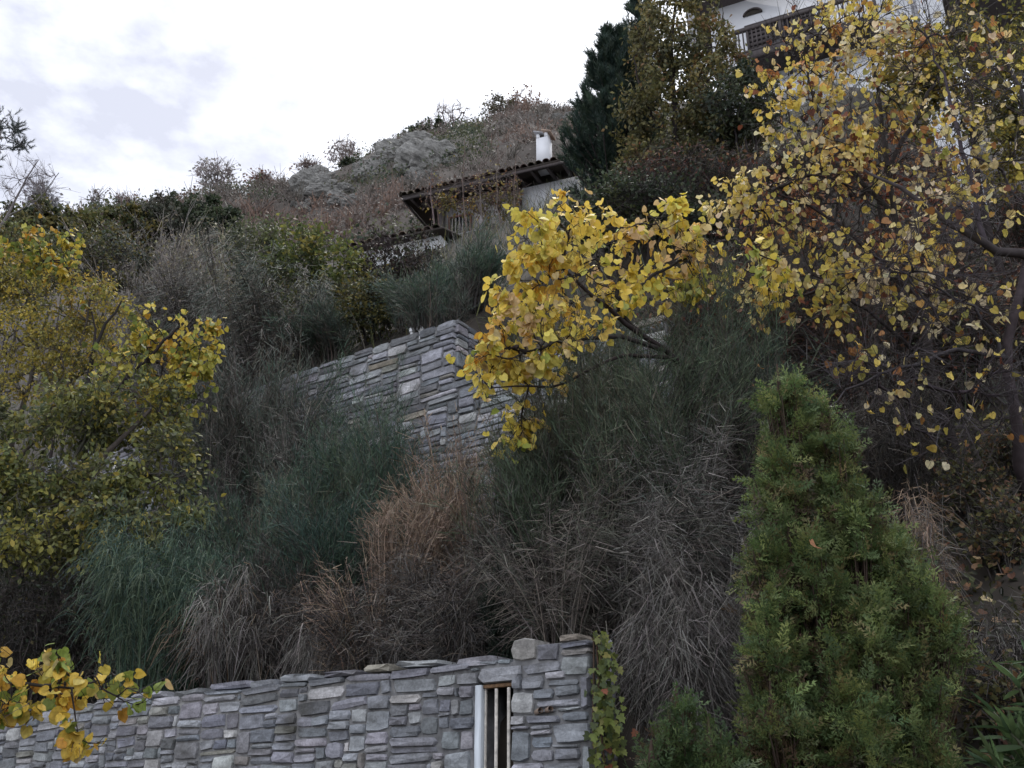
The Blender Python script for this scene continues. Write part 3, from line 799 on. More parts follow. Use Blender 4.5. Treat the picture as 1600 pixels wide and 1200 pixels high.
def along(paths, n, lo=0.3):
    N, K, _ = paths.shape
    i = rng.integers(0, N, n); t = rng.uniform(lo, 1, n) * (K - 1); k = np.minimum(t.astype(int), K - 2); f = (t - k)[:, None]
    a, b = paths[i, k], paths[i, k + 1]
    return a + (b - a) * f, nrm(b - a)
def twigs(paths, n, l0, l1, up=0.2, lo=0.3, K=3, spread=0.8):
    p, t = along(paths, n, lo)
    d = nrm(t + rv(n) * spread + UP * up); l = rng.uniform(l0, l1, n)[:, None]
    k = np.linspace(0, 1, K)[None, :, None]
    bend = rv(n) * 0.3
    return p[:, None] + d[:, None] * l[:, None] * k + bend[:, None] * l[:, None] * k * k
def clusters(paths, ncl, shape):
    mid = paths[:, -1]; ctr = mid[rng.choice(len(mid), min(ncl, len(mid)), replace=False)]
    w_ = rng.gamma(shape, 1.0, len(ctr)) + 0.04; own = np.argmin(((mid[:, None] - ctr[None]) ** 2).sum(-1), 1)
    w_ = w_[own]; return own, w_ / w_.sum()
def leafset(paths, n, size, off=0.04, droop=0.6, lo=0.25, upn=0.25, camn=0.0, wt=None):
    if wt is not None: paths = paths[rng.choice(len(paths), n, p=wt)]; p = None
    if wt is None: p, t = along(paths, n, lo)
    else:
        K_ = paths.shape[1]; tt_ = rng.uniform(lo, 1, n) * (K_ - 1); k_ = np.minimum(tt_.astype(int), K_ - 2); f_ = (tt_ - k_)[:, None]; ix = np.arange(n)
        p = paths[ix, k_] * (1 - f_) + paths[ix, k_ + 1] * f_; t = nrm(paths[ix, k_ + 1] - paths[ix, k_])
    o = rv(n); pos = p + o * rng.uniform(0.2, 1, (n, 1)) * off + UP * -off * 0.3
    tip = nrm(o * 0.7 + rv(n) * 0.5 + UP * -droop + t * 0.2)
    nor = nrm(rv(n) + UP * upn + np.array([0, -1, 0]) * camn)
    return pos, frames(tip, nor), rng.uniform(size[0], size[1], n)
def put_leaves(root, pos, M, size, col, tmpls, meshes, npart, partname='leaf', rest='foliage'):
    n = len(pos); px, py, z = project(pos)
    inside = (px > 0) & (px < 1600) & (py > 0) & (py < 1200)
    order = np.argsort(np.where(inside, 0, 100) + z / size * 0.05 + z)
    kk = rng.integers(0, len(tmpls), n)
    part = order[:npart]; oth = order[npart:]
    for i in part: place(partname, meshes[kk[i]], root, pos[i], M[i], size[i], col[i])
    if len(oth):
        g = Geo()
        for k in range(len(tmpls)):
            m = oth[kk[oth] == k]
            g.inst(*tmpls[k], pos[m], M[m], size[m], col[m])
        g.build(rest, M_LEAFA, root, True, kind='stuff')
BARK = (0.045, 0.038, 0.037); BARKG = (0.10, 0.09, 0.08)
def tree(name, label, cat, trunks, blobs, natt, ntw, nleaf, size, cols, wts, tmpls=(DIAM,), meshes=None, npart=0, bark=BARK, group=None,
         rtip=0.004, twl=(0.12, 0.3), off=0.04, droop=0.5, upn=0.3, camn=0.0, j=0.2, crook=0.1, zcol=None, rmax=None, up=0.25, expo=0.5, ncl=40, clump=1.6):
    root = thing(name, trunks[0][0][0], label, cat, group)
    att = ell(blobs, natt)
    tps, paths, rad = grow(trunks, att, rtip, crook, up, expo=expo, rmax=rmax)
    g = branches_geo(Geo(), tps, paths, rad, bark); g.build('trunk', M_BARK, root, True)
    tw = twigs(paths, ntw, *twl)
    Geo().ribbons(tw, np.full(ntw, rtip * 1.5), np.full(ntw, rtip * 0.7), hsv(bark, ntw, 0.3)).build('twigs', M_STEM, root, kind='stuff')
    if nleaf:
        own, wt = clusters(tw, ncl, clump)
        pos, M, sz = leafset(tw, nleaf, size, off, droop, 0.3, upn, camn, wt)
        # each spray leans towards one tone of the palette
        c = pal(nleaf, cols, wts, j); ctr = pos[rng.choice(nleaf, ncl)]; tone = pal(ncl, cols, wts, 0.1)
        near = np.argmin(((pos[:, None] - ctr[None]) ** 2).sum(-1), 1) if nleaf < 40000 else rng.integers(0, ncl, nleaf)
        kp = (rng.uniform(0, 1, nleaf) < 0.5)[:, None]
        c = np.where(kp, c, tone[near] * rng.uniform(1 - j, 1 + j, (nleaf, 1)))
        if zcol is not None: c = zcol(pos, c)
        if meshes: put_leaves(root, pos, M, sz, c, tmpls, meshes, npart, rest='crown')
        else: Geo().inst(*tmpls[0], pos, M, sz, c).build('crown', M_LEAFA, root, kind='stuff')
    return root

# ------------------------------------------------------------------ rush-like shrubs
def stemmy(name, label, cat, px, pt, hw, Y, cols, wts=None, nmain=160, nchild=3500, droop=0.3, spread=0.8, child=(0.25, 0.6), w=0.005,
           group=None, lean=(0, 0), base=None, hvar=0.25, cup=0.35, baser=0.42, j=0.3, crook=0.08, mh=None, follow=0.5, nleaf=0, leafc=None, lsz=(0.02, 0.04), cdroop=0.3, lowc=None, lowt=0.5, clo=0.25):
    top = P(px, pt, Y); b = base if base is not None else np.array([top[0], top[1], float(ground(top[0], top[1]))])
    h = 1.22 * (mh or max(top[2] - b[2], 0.8)); rad = hw * mpp(pt, Y)
    root = thing(name, b, label, cat, group)
    # arching main stems, grouped in uneven sheaves
    n = nmain; ns = max(5, n // 14); sh = rng.integers(0, ns, n)
    sa_, sr_ = rng.uniform(0, 2 * math.pi, ns), np.sqrt(rng.uniform(0, 1, ns)); shh = rng.uniform(1 - hvar, 1.06, ns); sln = rng.normal(0, 0.11, (ns, 3)) * h * np.array([1, 1, 0])
    a = sa_[sh] + rng.normal(0, 0.35, n); r_ = np.clip(sr_[sh] + rng.normal(0, 0.14, n), 0, 1.1)
    dirv = np.stack([np.cos(a) * r_, np.sin(a) * r_, 0 * a], 1)
    b0s = b + dirv * rad * baser
    hh = h * shh[sh] * rng.uniform(0.72, 1.0, n) * np.clip(1 - 0.4 * r_ ** 2, 0.2, 1)
    out = dirv * rad * (1 - baser)
    ln = np.array([lean[0], lean[1], 0.0])
    k = np.linspace(0, 1, 6)[None, :, None]; rr = r_[:, None, None]
    up_ = UP[None, None] * (hh[:, None, None] * (k * (1 + droop * rr * 0.9) - droop * rr * 0.9 * k ** 2.4))
    paths = b0s[:, None] + out[:, None] * (k ** (1.0 + 0.5 * (1 - min(droop, 1)))) * spread + up_ + (ln + sln[sh])[:, None] * k * k
    paths[:, 1:] += np.cumsum(rng.normal(0, crook * h / 7, (n, 5, 3)), 1) * 0.6
    g = Geo()
    low = lowc if lowc is not None else cols
    g.ribbons(paths, np.full(n, w * 2.0), np.full(n, w * .7), pal(n, np.array(low), None, j))
    # side shoots come in small forked tufts
    nt_ = nchild // 4; p, t = along(paths, nt_, clo)
    d = nrm(t + rv(nt_) * follow * 1.4 + UP * cup)
    p = np.repeat(p, 4, 0) + rng.normal(0, 0.015, (nt_ * 4, 3)); d = np.repeat(d, 4, 0); nchild = nt_ * 4
    sub = np.arange(nchild) % 4; l1 = rng.uniform(*child, nchild)
    l1 = l1 * rng.uniform(0.5, 1, nchild)
    p = p + d * (np.repeat(l1[::4], 4) * np.array([0, 0.25, 0.45, 0.6])[sub])[:, None]       # later shoots fork off the first
    d = nrm(d + rv(nchild) * (0.2 + follow * 0.65) * (sub > 0)[:, None]); l = (l1 * np.array([1, .75, .6, .5])[sub])[:, None, None]
    KC = 4 if cdroop > 1.05 else (3 if child[1] > 0.36 else 2)
    kk = np.linspace(0, 1, KC)[None, :, None]
    ch = p[:, None] + d[:, None] * l * kk + (UP * -cdroop * (0.4 + droop) + rv(nchild) * 0.3)[:, None] * l * kk ** 2.2
    ch[:, 1:] += np.cumsum(rng.normal(0, crook * 0.09, (nchild, KC - 1, 3)), 1)
    # colour patches by clump: neighbouring stems share a tone
    C = np.array(cols, float); wv = np.ones(len(C)) if wts is None else np.array(wts, float); wv = wv / wv.sum()
    ph = np.sin(p[:, 0] * 4.1 + 1.3 + px) + np.sin(p[:, 2] * 3.7 + p[:, 1] * 3.1) + rng.normal(0, 1.0, nchild)
    idx = np.zeros(nchild, int); idx[np.argsort(ph)] = np.searchsorted(np.cumsum(wv), (np.arange(nchild) + .5) / nchild).clip(0, len(C) - 1)
    cc = C[idx]
    if lowc is not None:                               # dead wood low down, darkened to paint the inner shade; living shoots above
        Lc = np.array(lowc, float); hf = (p[:, 2] - b[2]) / h
        dead = hf + rng.normal(0, 0.10, nchild) + 0.14 * np.sin(p[:, 0] * 3.3 + p[:, 1] * 2.2 + px) < lowt
        cc = np.where(dead[:, None], Lc[rng.integers(0, len(Lc), nchild)], cc)
    cc = cc * rng.uniform(1 - j, 1 + j, (nchild, 1)) * rng.uniform(0.94, 1.06, (nchild, 3))
    ww = w * rng.uniform(0.6, 1.3, nchild)
    g.ribbons(ch, ww, ww * 0.45, cc)
    g.build('stems', M_STEM, root, kind='stuff')
    if nleaf:
        pos, M, sz = leafset(ch, nleaf, lsz, 0.02, 0.3)
        Geo().inst(*DIAM, pos, M, sz, pal(nleaf, leafc, None, 0.3)).build('leaves', M_LEAFA, root, kind='stuff')
    return root

GREEN = [(0.05, 0.09, 0.066), (0.07, 0.115, 0.075), (0.042, 0.075, 0.063), (0.095, 0.13, 0.08)]
GREYG = [(0.09, 0.11, 0.09), (0.12, 0.13, 0.11), (0.14, 0.125, 0.105), (0.07, 0.095, 0.08)]
TAN = [(0.30, 0.215, 0.15), (0.24, 0.17, 0.12), (0.36, 0.27, 0.19), (0.17, 0.125, 0.10)]
GREY = [(0.165, 0.153, 0.14), (0.115, 0.106, 0.098), (0.25, 0.235, 0.215), (0.085, 0.078, 0.073)]
DARKT = [(0.045, 0.040, 0.038), (0.065, 0.056, 0.05), (0.032, 0.031, 0.031), (0.11, 0.09, 0.075)]
BR = 'broom shrubs on the terrace between the walls'
# -------- shrubs above the lower wall
LOW = GREY[1:2] + DARKT + [(0.055, 0.062, 0.05)]  # dead stem tones, darkened to stand in for shade inside the brooms
def broom(label, px, pt, hw, Y, cols=GREEN, n=6500, **k):
    o = dict(droop=0.35, spread=1.0, child=(0.1, 0.32), w=0.0048, group=BR, cup=0.4, cdroop=0.25, follow=.55, lowc=LOW, lowt=.32); n = int(n * 1.9); o.update(k)
    return stemmy('broom_shrub', label, 'shrub', px, pt, hw, Y, cols, None, 170, n, **o)
def dead(label, px, pt, hw, Y, cols=GREY, n=5000, **k):
    n = int(n * 1.25); o = dict(droop=0.45, spread=1.0, child=(0.1, 0.35), w=0.0045, group=BR, cup=0.05, cdroop=0.6, follow=.85, crook=.11); o.update(k)
    return stemmy('dead_broom', label, 'shrub', px, pt, hw, Y, cols, None, 150, n, **o)
DR = dict(droop=.75, child=(0.14, 0.36), cup=0.1, cdroop=1.06, follow=.5, lowc=None, lean=(0, -.15))
GB = GREEN + [(0.13, 0.125, 0.09)]
broom('dark green broom drooping over the left end of the lower wall', 265, 830, 95, 9.1, n=5000, **DR)
broom('drooping green broom right of the leftmost drooping one', 340, 800, 80, 9.4, n=3800, **DR)
broom('broad green broom left of the middle of the terrace', 400, 745, 100, 10.2, GB)
broom('green broom with brown base in the middle left of the terrace', 470, 735, 90, 9.6, GB)
broom('tall dark green broom against the foot of the grey wall', 560, 605, 90, 10.4, n=7500, cup=.6, lowt=.15)
broom('upright dark green broom left of the tall tan dead one', 635, 615, 80, 10.0, n=7000, cup=.6, lowt=.15)
broom('bluish green broom in front of the tall dark green one', 540, 750, 80, 9.1, [GREEN[2], GREEN[0], GREEN[2], GREEN[1]], lowt=.4)
broom('low green broom under the drooping pair', 420, 850, 80, 8.9, GB, 4000, lowt=.6)
TB = [(0.28, 0.205, 0.15), (0.21, 0.155, 0.12), (0.36, 0.27, 0.20), (0.14, 0.11, 0.09)]
dead('tall tan dead broom standing in the centre', 700, 662, 80, 8.9, TB, 4600, droop=.2, cup=.6, follow=.5, crook=.08, w=.0058)
dead('bushy tan dead broom in front of the tall one', 635, 750, 85, 8.4, TB, 4200, droop=.3, cup=.5, follow=.5, crook=.08, w=.0058)
dead('slender tan dead broom right of the tall one', 745, 700, 50, 8.5, TB + GREY[:2], 1800, droop=.2, cup=.5, follow=.5)
dead('small spiky tan tuft left of the dark thicket', 575, 900, 50, 7.8, TB, 1000, droop=.4, cup=.5, follow=.5, lean=(-.1, -.1))
TH = dict(droop=.5, spread=1.0, child=(0.12, 0.38), w=0.005, cup=0.1, crook=0.13, follow=0.9, cdroop=.5)
for px_, pt_, hw_, Y_, lab in [(690, 850, 90, 8.0, 'low dark brown twig thicket above the barred opening'), (780, 830, 70, 7.7, 'dark twig thicket left above the pillar'), (600, 930, 90, 7.8, 'dark brown twig thicket spilling onto the lower wall coping'), (500, 930, 80, 8.3, 'dark twig thicket behind the arching grey grass'), (720, 950, 80, 7.2, 'lowest dark twig tangle beside the pillar')]:
    stemmy('twig_thicket', lab, 'thicket', px_, pt_, hw_, Y_, DARKT + GREY[1:2], None, 140, 4200, **TH)
stemmy('evergreen_sprig', 'small nearly black evergreen clump above the pillar', 'shrub', 770, 935, 38, 7.05, [(0.02, 0.032, 0.024), (0.03, 0.042, 0.03)], None, 60, 1500, 0.5, 0.9, (0.1, 0.25), 0.008)
stemmy('dry_grass', 'greyish tan grass arching down over the left of the lower wall', 'grass clump', 390, 900, 90, 8.75, GREY + DARKT[:2] + TAN[1:2], None, 140, 3600, 0.8, 1.0, (0.15, 0.42), 0.0055, 'arching dry clumps', (0, -0.15), cup=0.0, cdroop=1.0, follow=.6)
stemmy('dry_grass', 'thin grey grass trailing over the coping near the middle', 'grass clump', 500, 1000, 60, 8.1, GREY, None, 80, 1600, 0.8, 1.0, (0.15, 0.4), 0.005, 'arching dry clumps', (-0.02, -0.2), cup=0.0, cdroop=1.2, mh=.5)
GC = [(0.068, 0.095, 0.06), (0.09, 0.12, 0.072), (0.05, 0.072, 0.052), (0.12, 0.138, 0.09), (0.13, 0.12, 0.09)]
broom('wide green broom under the bright yellow boughs', 860, 560, 90, 7.7, GC, 7500, lowt=.25)
broom('tall green broom left of the bright yellow trunk', 940, 500, 95, 7.6, GC, 9500, lowt=.3)
broom('dense green broom in front of the bright yellow tree foot', 1020, 505, 90, 7.3, GC, 9000, lowt=.35)
broom('green broom right of the bright yellow tree trunk', 1100, 465, 95, 7.9, GC, 9000, lowt=.35)
broom('green broom under the lowest yellow bough', 900, 540, 80, 8.7, GC, 5000, lowt=.2)
broom('dark green broom hiding the right end of the upper wall', 985, 455, 75, 9.6, GREEN, 5500, lowt=.2)
broom('narrow green broom behind the conifer tip', 1185, 492, 75, 8.8, GREEN, 5500, cup=.6, lowt=.3)
broom('low green broom beside the hanging yellow sprig', 805, 650, 60, 7.5, GC, 4500, lowt=.3)
broom('thin green broom showing over the brown dead stems', 890, 640, 90, 7.2, GC, 6500, lowt=.45)
RB = [(0.14, 0.12, 0.105), (0.105, 0.092, 0.082), (0.20, 0.175, 0.15), (0.075, 0.068, 0.062), (0.10, 0.105, 0.082)]
dead('reddish brown dead broom hanging above the pillar', 870, 800, 100, 6.9, RB, 5500)
dead('brown dead broom under the green centre right mass', 960, 720, 95, 7.05, RB + GREY[:1], 6000)
dead('grey dead broom beside the green conifer', 1065, 680, 90, 7.1, GREY + GREYG[:1], 7000)
dead('tangled grey stems in front of the brown dead broom', 1010, 800, 90, 6.7, GREY, 5500)
dead('pale grey stems falling down the right side of the pillar', 1050, 900, 70, 6.3, GREY, 3600, droop=.8, cdroop=1.0, child=(.12, .35), cup=0.0, follow=1.0, crook=.14)
dead('grey stems falling between the pillar and the conifer', 1120, 860, 60, 6.4, GREY, 3600, droop=.8, cdroop=1.0, child=(.12, .35), cup=0.0, follow=1.0, crook=.14)
# -------- around the upper wall
UW = dict(group='brooms by the left of the upper wall', w=0.0075, child=(.15, .35))
broom('grey green broom leaning over the left of the upper wall', 445, 425, 85, 14.7, GREYG, 6500, droop=.8, lean=(-.1, -.8), cdroop=.7, cup=.1, **UW)
broom('grey broom hanging over the far left of the upper wall', 350, 450, 80, 15.6, GREYG + GREY, 6000, droop=.8, lean=(-.1, -.8), cdroop=.7, cup=.1, **UW)
broom('low green broom on the upper wall top left of the olive bush', 520, 500, 50, 13.9, GREEN + GREYG, 4500, droop=.5, lean=(-.1, -.4), **UW)
UW['group'] = None
broom('grey green broom before the upper wall, the tallest there', 455, 540, 65, 12.7, GREYG, 6500, lowt=.2, **UW)
broom('grey broom before the upper wall beside the left tree', 380, 570, 65, 13.0, GREYG + GREY, 6000, lowt=.3, **UW)
broom('thin grey twigs before the bare part of the upper wall', 520, 600, 50, 12.0, GREYG + GREY, 2400, lowt=.2, **UW)
broom('dense grey green broom before the wall right of the left tree', 330, 520, 60, 13.6, GREYG + GREY[:1], 6500, lowt=.1, **UW)
broom('dense dark broom low before the wall, left of its bare part', 430, 600, 65, 12.2, GREYG + GREEN[:2], 6500, lowt=.1, **UW)
broom('grey broom draped over the wall top left of its bare part', 400, 500, 70, 14.3, GREYG + GREY[:1], 6500, droop=1.0, lean=(-.1, -.9), cdroop=.9, cup=0., **UW)
for px_, pt_, hw_, Y_, lab in [(460, 640, 90, 11.6, 'brown dry weeds at the foot of the upper wall'), (350, 660, 75, 11.6, 'grey brown weeds beside the left tree in front of the wall'), (560, 670, 60, 11.2, 'brown weeds under the tall green broom at the wall foot')]:
    stemmy('dry_weeds', lab, 'weeds', px_, pt_, hw_, Y_, GREY + DARKT[:2] + GREYG[:1], None, 150, 4500, 0.4, 1.0, (0.15, 0.45), 0.006, None, cup=0.3, crook=0.1, follow=0.7)
broom('green broom rising behind the corner of the upper wall', 720, 385, 70, 13.0, GREEN + GREYG[:1], 5500, cup=.5, lowt=.15, child=(.15, .36), w=.007, droop=.4, clo=.02, baser=.6)
broom('rounded green broom behind the white pipe stubs', 655, 425, 60, 13.6, GREEN + GREYG[:1], 4500, cup=.4, lowt=.15, child=(.15, .36), w=.007, droop=.5, clo=.02, baser=.6)
broom('low weedy broom on the wall top beside the corner', 690, 465, 55, 12.5, GREYG + GREEN, 3500, cup=.3, lowt=.15, child=(.12, .34), w=.006, droop=.5, clo=.02, baser=.7)

# -------- bushes between the upper wall and the hill
OLIVE = [(0.13, 0.12, 0.04), (0.10, 0.105, 0.04), (0.17, 0.14, 0.045), (0.075, 0.085, 0.035)]
YGRN = [(0.17, 0.19, 0.05), (0.12, 0.15, 0.045), (0.26, 0.24, 0.055), (0.085, 0.11, 0.045)]
DGRN = [(0.045, 0.06, 0.033), (0.06, 0.075, 0.04), (0.032, 0.045, 0.03)]
def bush(name, label, px, py, rx, ry, Y, cols, wts=None, nleaf=5000, size=(0.05, 0.09), natt=80, cat='bush', group=None, dz=None, tm=DIAM, ntw=900, droop=0.2, blobs=None, trunkpx=None, bark=BARK, **kw):
    g0 = gpt(trunkpx or px, py, Y); top = P(px, py, Y)
    s_ = mpp(py, Y); dz = dz or rx * s_ * 0.8
    z0 = min(g0[2], top[2] - ry * s_ * 0.6)
    tr = [([[g0[0] + o * rx * s_ * .15, g0[1], z0 - .1], [g0[0] * .6 + top[0] * .4 + o * rx * s_ * .25, top[1], z0 * .5 + top[2] * .5], [top[0] + o * rx * s_ * .4, top[1], top[2] + ry * s_ * .3]], 0.03, 0.008) for o in (-1, 0, 1)]
    return tree(name, label, cat, tr, blobs or [(px, py, rx, ry, Y, dz)], natt, ntw, nleaf, size, cols, wts, (tm,), bark=bark, group=group, rtip=0.005, twl=(0.2, 0.5), off=0.08, droop=droop, **kw)
bush('leafy_bush', 'olive bush behind the left edge trees', 20, 420, 90, 60, 17.0, OLIVE + YGRN[:2], None, 5500, (0.05, 0.09), group='bushes behind the upper wall')
bush('leafy_bush', 'greyish olive bush right of the left edge olive one', 150, 410, 80, 45, 18.0, OLIVE + GREYG, None, 4500, (0.05, 0.09), group='bushes behind the upper wall')
bush('leafy_bush', 'bright yellow green leafy bush left of the outbuilding', 490, 425, 75, 70, 17.5, YGRN, None, 5200, (0.07, 0.12), group='bushes behind the upper wall')
bush('leafy_bush', 'dull green bush left of the bright yellow green one', 395, 400, 60, 45, 19.5, [(0.10, 0.115, 0.055), (0.13, 0.14, 0.06), (0.08, 0.09, 0.05)], None, 4000, (0.07, 0.11), group='bushes behind the upper wall')
bush('bramble', 'dark purplish bramble in front of the low house', 625, 420, 65, 55, 18.0, [(0.05, 0.04, 0.042), (0.035, 0.035, 0.033), (0.08, 0.06, 0.05), (0.055, 0.065, 0.035)], None, 3400, (0.06, 0.1), group='bushes behind the upper wall')
bush('leafy_bush', 'olive bush just above the wall left of the pipe stubs', 585, 490, 60, 50, 14.2, OLIVE + GREYG[:1], None, 4500, (0.05, 0.08), group='bushes behind the upper wall')
stemmy('dry_weeds', 'tall grey brown dry weeds above the left tree', 'weeds', 260, 365, 130, 18.5, GREY + [(0.28, 0.24, 0.19)], None, 260, 8000, 0.25, 1.0, (0.4, 1.0), 0.011, 'dry weeds behind the upper wall', cup=0.5, follow=0.5, nleaf=2500, leafc=[(0.2, 0.17, 0.13), (0.16, 0.15, 0.09)], lsz=(0.05, 0.09))
stemmy('dry_weeds', 'pale dry weeds left of the dull green bush', 'weeds', 370, 390, 80, 18.0, GREY + [(0.33, 0.29, 0.20), (0.2, 0.19, 0.10)], None, 170, 5000, 0.25, 1.0, (0.4, 1.0), 0.011, 'dry weeds behind the upper wall', cup=0.5, follow=0.5, nleaf=2500, leafc=[(0.24, 0.21, 0.13), (0.2, 0.19, 0.09)], lsz=(0.05, 0.09))
stemmy('dry_weeds', 'dark grey weeds above the yellow leaved left tree', 'weeds', 320, 440, 100, 16.0, GREY + DARKT, None, 200, 6500, 0.25, 1.0, (0.4, 0.9), 0.009, 'dry weeds behind the upper wall', cup=0.5, follow=0.5, nleaf=1500, leafc=[(0.16, 0.13, 0.09), (0.12, 0.11, 0.06)], lsz=(0.04, 0.08))
HG = 'dark hedge trees on the left skyline'
for px, py, rx, ry, Y, lab, cc in [(45, 360, 55, 40, 34, 'dark olive tree at the far left under the bare branches', OLIVE + DGRN[:1]), (130, 365, 60, 35, 36, 'dark green tree left on the skyline beside the far left olive one', OLIVE + [(0.10, 0.085, 0.07)]),
        (200, 360, 50, 34, 40, 'low rounded dark tree on the left skyline below the white cloud', DGRN[1:2] + OLIVE + [(0.11, 0.09, 0.075)]), (300, 345, 55, 42, 42, 'largest dark green tree under the left skyline', DGRN), (250, 350, 40, 36, 41, 'greyish green tree beside the largest dark one', [(0.08, 0.08, 0.06), (0.06, 0.07, 0.05)]),
        (350, 360, 32, 34, 38, 'small dark evergreen right of the largest dark tree', DGRN)]:
    bush('skyline_tree', lab, px, py, rx, ry, Y, cc, None, 4600, (0.13, 0.26), cat='tree', group=HG, ntw=700)

# -------- left trees
def heart_tree(*a, **k): return tree(*a, tmpls=HEARTS, meshes=HEART_ME, **k)
LY = 10.9
tree('olive_yellow_tree', 'fine leaved olive yellow tree at the left edge', 'tree',
     [([P(-60, 900, 11.6), P(-10, 760, 11.6), P(40, 620, 11.6), P(80, 470, 11.6)], 0.06, 0.015), ([P(-10, 760, 11.6), P(90, 640, 11.4), P(130, 520, 11.4), P(150, 420, 11.4)], 0.035, 0.008)],
     [(60, 500, 110, 110, 11.6, 0.9), (20, 440, 80, 70, 11.8, 0.8), (140, 520, 80, 100, 11.3, 0.6), (90, 600, 110, 60, 11.2, 0.7), (-40, 560, 70, 140, 11.6, 0.8)],
     280, 3000, 18000, (0.032, 0.058), [(0.36, 0.30, 0.06), (0.26, 0.24, 0.06), (0.46, 0.34, 0.065), (0.14, 0.14, 0.05)], [3, 3, 2, 2], (OVAL,), bark=BARKG, clump=5.0, ncl=60)
heart_tree('redbud_tree', 'yellow green round leaved tree left of the upper wall', 'tree',
     [([P(130, 760, 11.0), P(135, 640, 11.0), P(150, 540, 10.9), P(190, 470, 10.8)], 0.05, 0.01), ([P(135, 640, 11.0), P(200, 590, 10.8), P(260, 530, 10.6), P(300, 500, 10.6)], 0.03, 0.008)],
     [(255, 530, 80, 58, 10.7, 0.5), (220, 590, 85, 50, 10.8, 0.5), (300, 540, 38, 60, 10.6, 0.4), (80, 400, 45, 35, 11.0, 0.4), (270, 620, 50, 40, 10.7, 0.4)],
     170, 700, 2000, (0.045, 0.072), [(0.58, 0.46, 0.08), (0.40, 0.38, 0.08), (0.20, 0.24, 0.055), (0.48, 0.27, 0.04), (0.13, 0.16, 0.05)], [3, 3, 2, 1.2, 1], npart=300, bark=BARK, camn=0.3, droop=0.8, off=0.05)
tree('maple_tree', 'green leaved left tree with a slanting pale trunk', 'tree',
     [([P(-10, 960, 10.2), P(55, 860, 10.2), P(105, 780, 10.2), P(170, 705, 10.2), P(235, 640, 10.2)], 0.075, 0.018), ([P(85, 815, 10.2), P(115, 720, 10.3), P(150, 640, 10.3)], 0.03, 0.01), ([P(-10, 960, 10.2), P(-40, 850, 10.0), P(10, 720, 10.0), P(30, 640, 10.0)], 0.045, 0.012), ([P(210, 830, 10.0), P(225, 790, 10.0), P(240, 760, 10.0)], 0.02, 0.01)],
     [(70, 660, 120, 55, 10.2, 0.7), (200, 640, 110, 50, 10.4, 0.5), (40, 760, 80, 60, 9.9, 0.6), (150, 770, 90, 45, 9.9, 0.5), (160, 830, 100, 42, 9.6, 0.5), (40, 850, 70, 40, 9.7, 0.5), (260, 720, 60, 60, 10.2, 0.4), (280, 790, 60, 30, 9.9, 0.4)],
     320, 3000, 13000, (0.045, 0.078), [(0.20, 0.21, 0.07), (0.13, 0.15, 0.06), (0.29, 0.27, 0.07), (0.38, 0.32, 0.07), (0.08, 0.095, 0.05)], [3, 3, 2, 1, 2], (OVAL,), bark=BARKG, off=0.05, clump=5.0, ncl=60)
for px_, pt_, hw_, Y_, lab in [(230, 690, 90, 11.6, 'dark undergrowth before the wall right of the slanting trunk'), (100, 720, 100, 11.8, 'dark undergrowth behind the slanting left trunk'), (10, 700, 80, 11.6, 'dark undergrowth at the left edge behind the trees')]:
    stemmy('twig_thicket', lab, 'thicket', px_, pt_, hw_, Y_, DARKT + DGRN, None, 150, 5000, nleaf=1500, leafc=DGRN + OLIVE, lsz=(0.04, 0.07), **TH)
stemmy('twig_thicket', 'dark tangle of dead twigs under the slanting left trunk', 'thicket', 110, 850, 150, 10.6, DARKT + [(0.05, 0.06, 0.04)], None, 220, 6500, 0.6, 1.0, (0.25, 0.6), 0.006, None, cup=0.1, crook=0.12, follow=0.7, nleaf=2500, leafc=DGRN, lsz=(0.03, 0.06))
stemmy('twig_thicket', 'dark tangle hanging over the lower wall at the far left', 'thicket', 60, 940, 150, 10.2, DARKT, None, 180, 5500, 0.9, 1.0, (0.25, 0.55), 0.005, None, (0, -0.25), cup=0.0, crook=0.12, follow=0.7, nleaf=900, leafc=DGRN + [(0.12, 0.10, 0.05)], lsz=(0.03, 0.05))

stemmy('twig_thicket', 'dark twigs spilling over the left end of the lower wall', 'thicket', 130, 1000, 110, 9.25, DARKT + GREY[1:2], None, 150, 4500, nleaf=900, leafc=DGRN + OLIVE[:1], lsz=(0.03, 0.06), mh=.55, lean=(0, -.3), droop=.9, spread=1.0, child=(.12, .35), w=.005, cup=0., crook=.13, follow=.9, cdroop=.9)
# bough of yellow leaves in front of the lower wall
bl = P(-260, 1300, 5.9); bl[2] = 0
heart_tree('redbud_sapling', 'yellow and green leaved sapling in front of the lower wall, bottom left', 'tree',
     [([bl, P(-230, 1180, 5.9), P(-120, 1100, 5.9), P(0, 1070, 5.8), P(110, 1075, 5.7)], 0.03, 0.006), ([P(-230, 1180, 5.9), P(-60, 1130, 5.8), P(20, 1120, 5.8)], 0.015, 0.005)],
     [(50, 1050, 80, 28, 5.8, 0.3), (140, 1075, 65, 30, 5.7, 0.2), (20, 1110, 60, 22, 5.7, 0.25), (-80, 1080, 80, 60, 5.8, 0.3), (130, 1155, 40, 12, 5.7, 0.1), (205, 1085, 35, 16, 5.7, 0.08)],
     120, 380, 480, (0.042, 0.07), [(0.68, 0.48, 0.08), (0.55, 0.44, 0.09), (0.22, 0.28, 0.06), (0.55, 0.30, 0.05), (0.48, 0.36, 0.16)], [4, 2, 2.5, 1.2, .5], npart=300, camn=0.4, droop=0.8, twl=(0.06, 0.16), rtip=0.003)

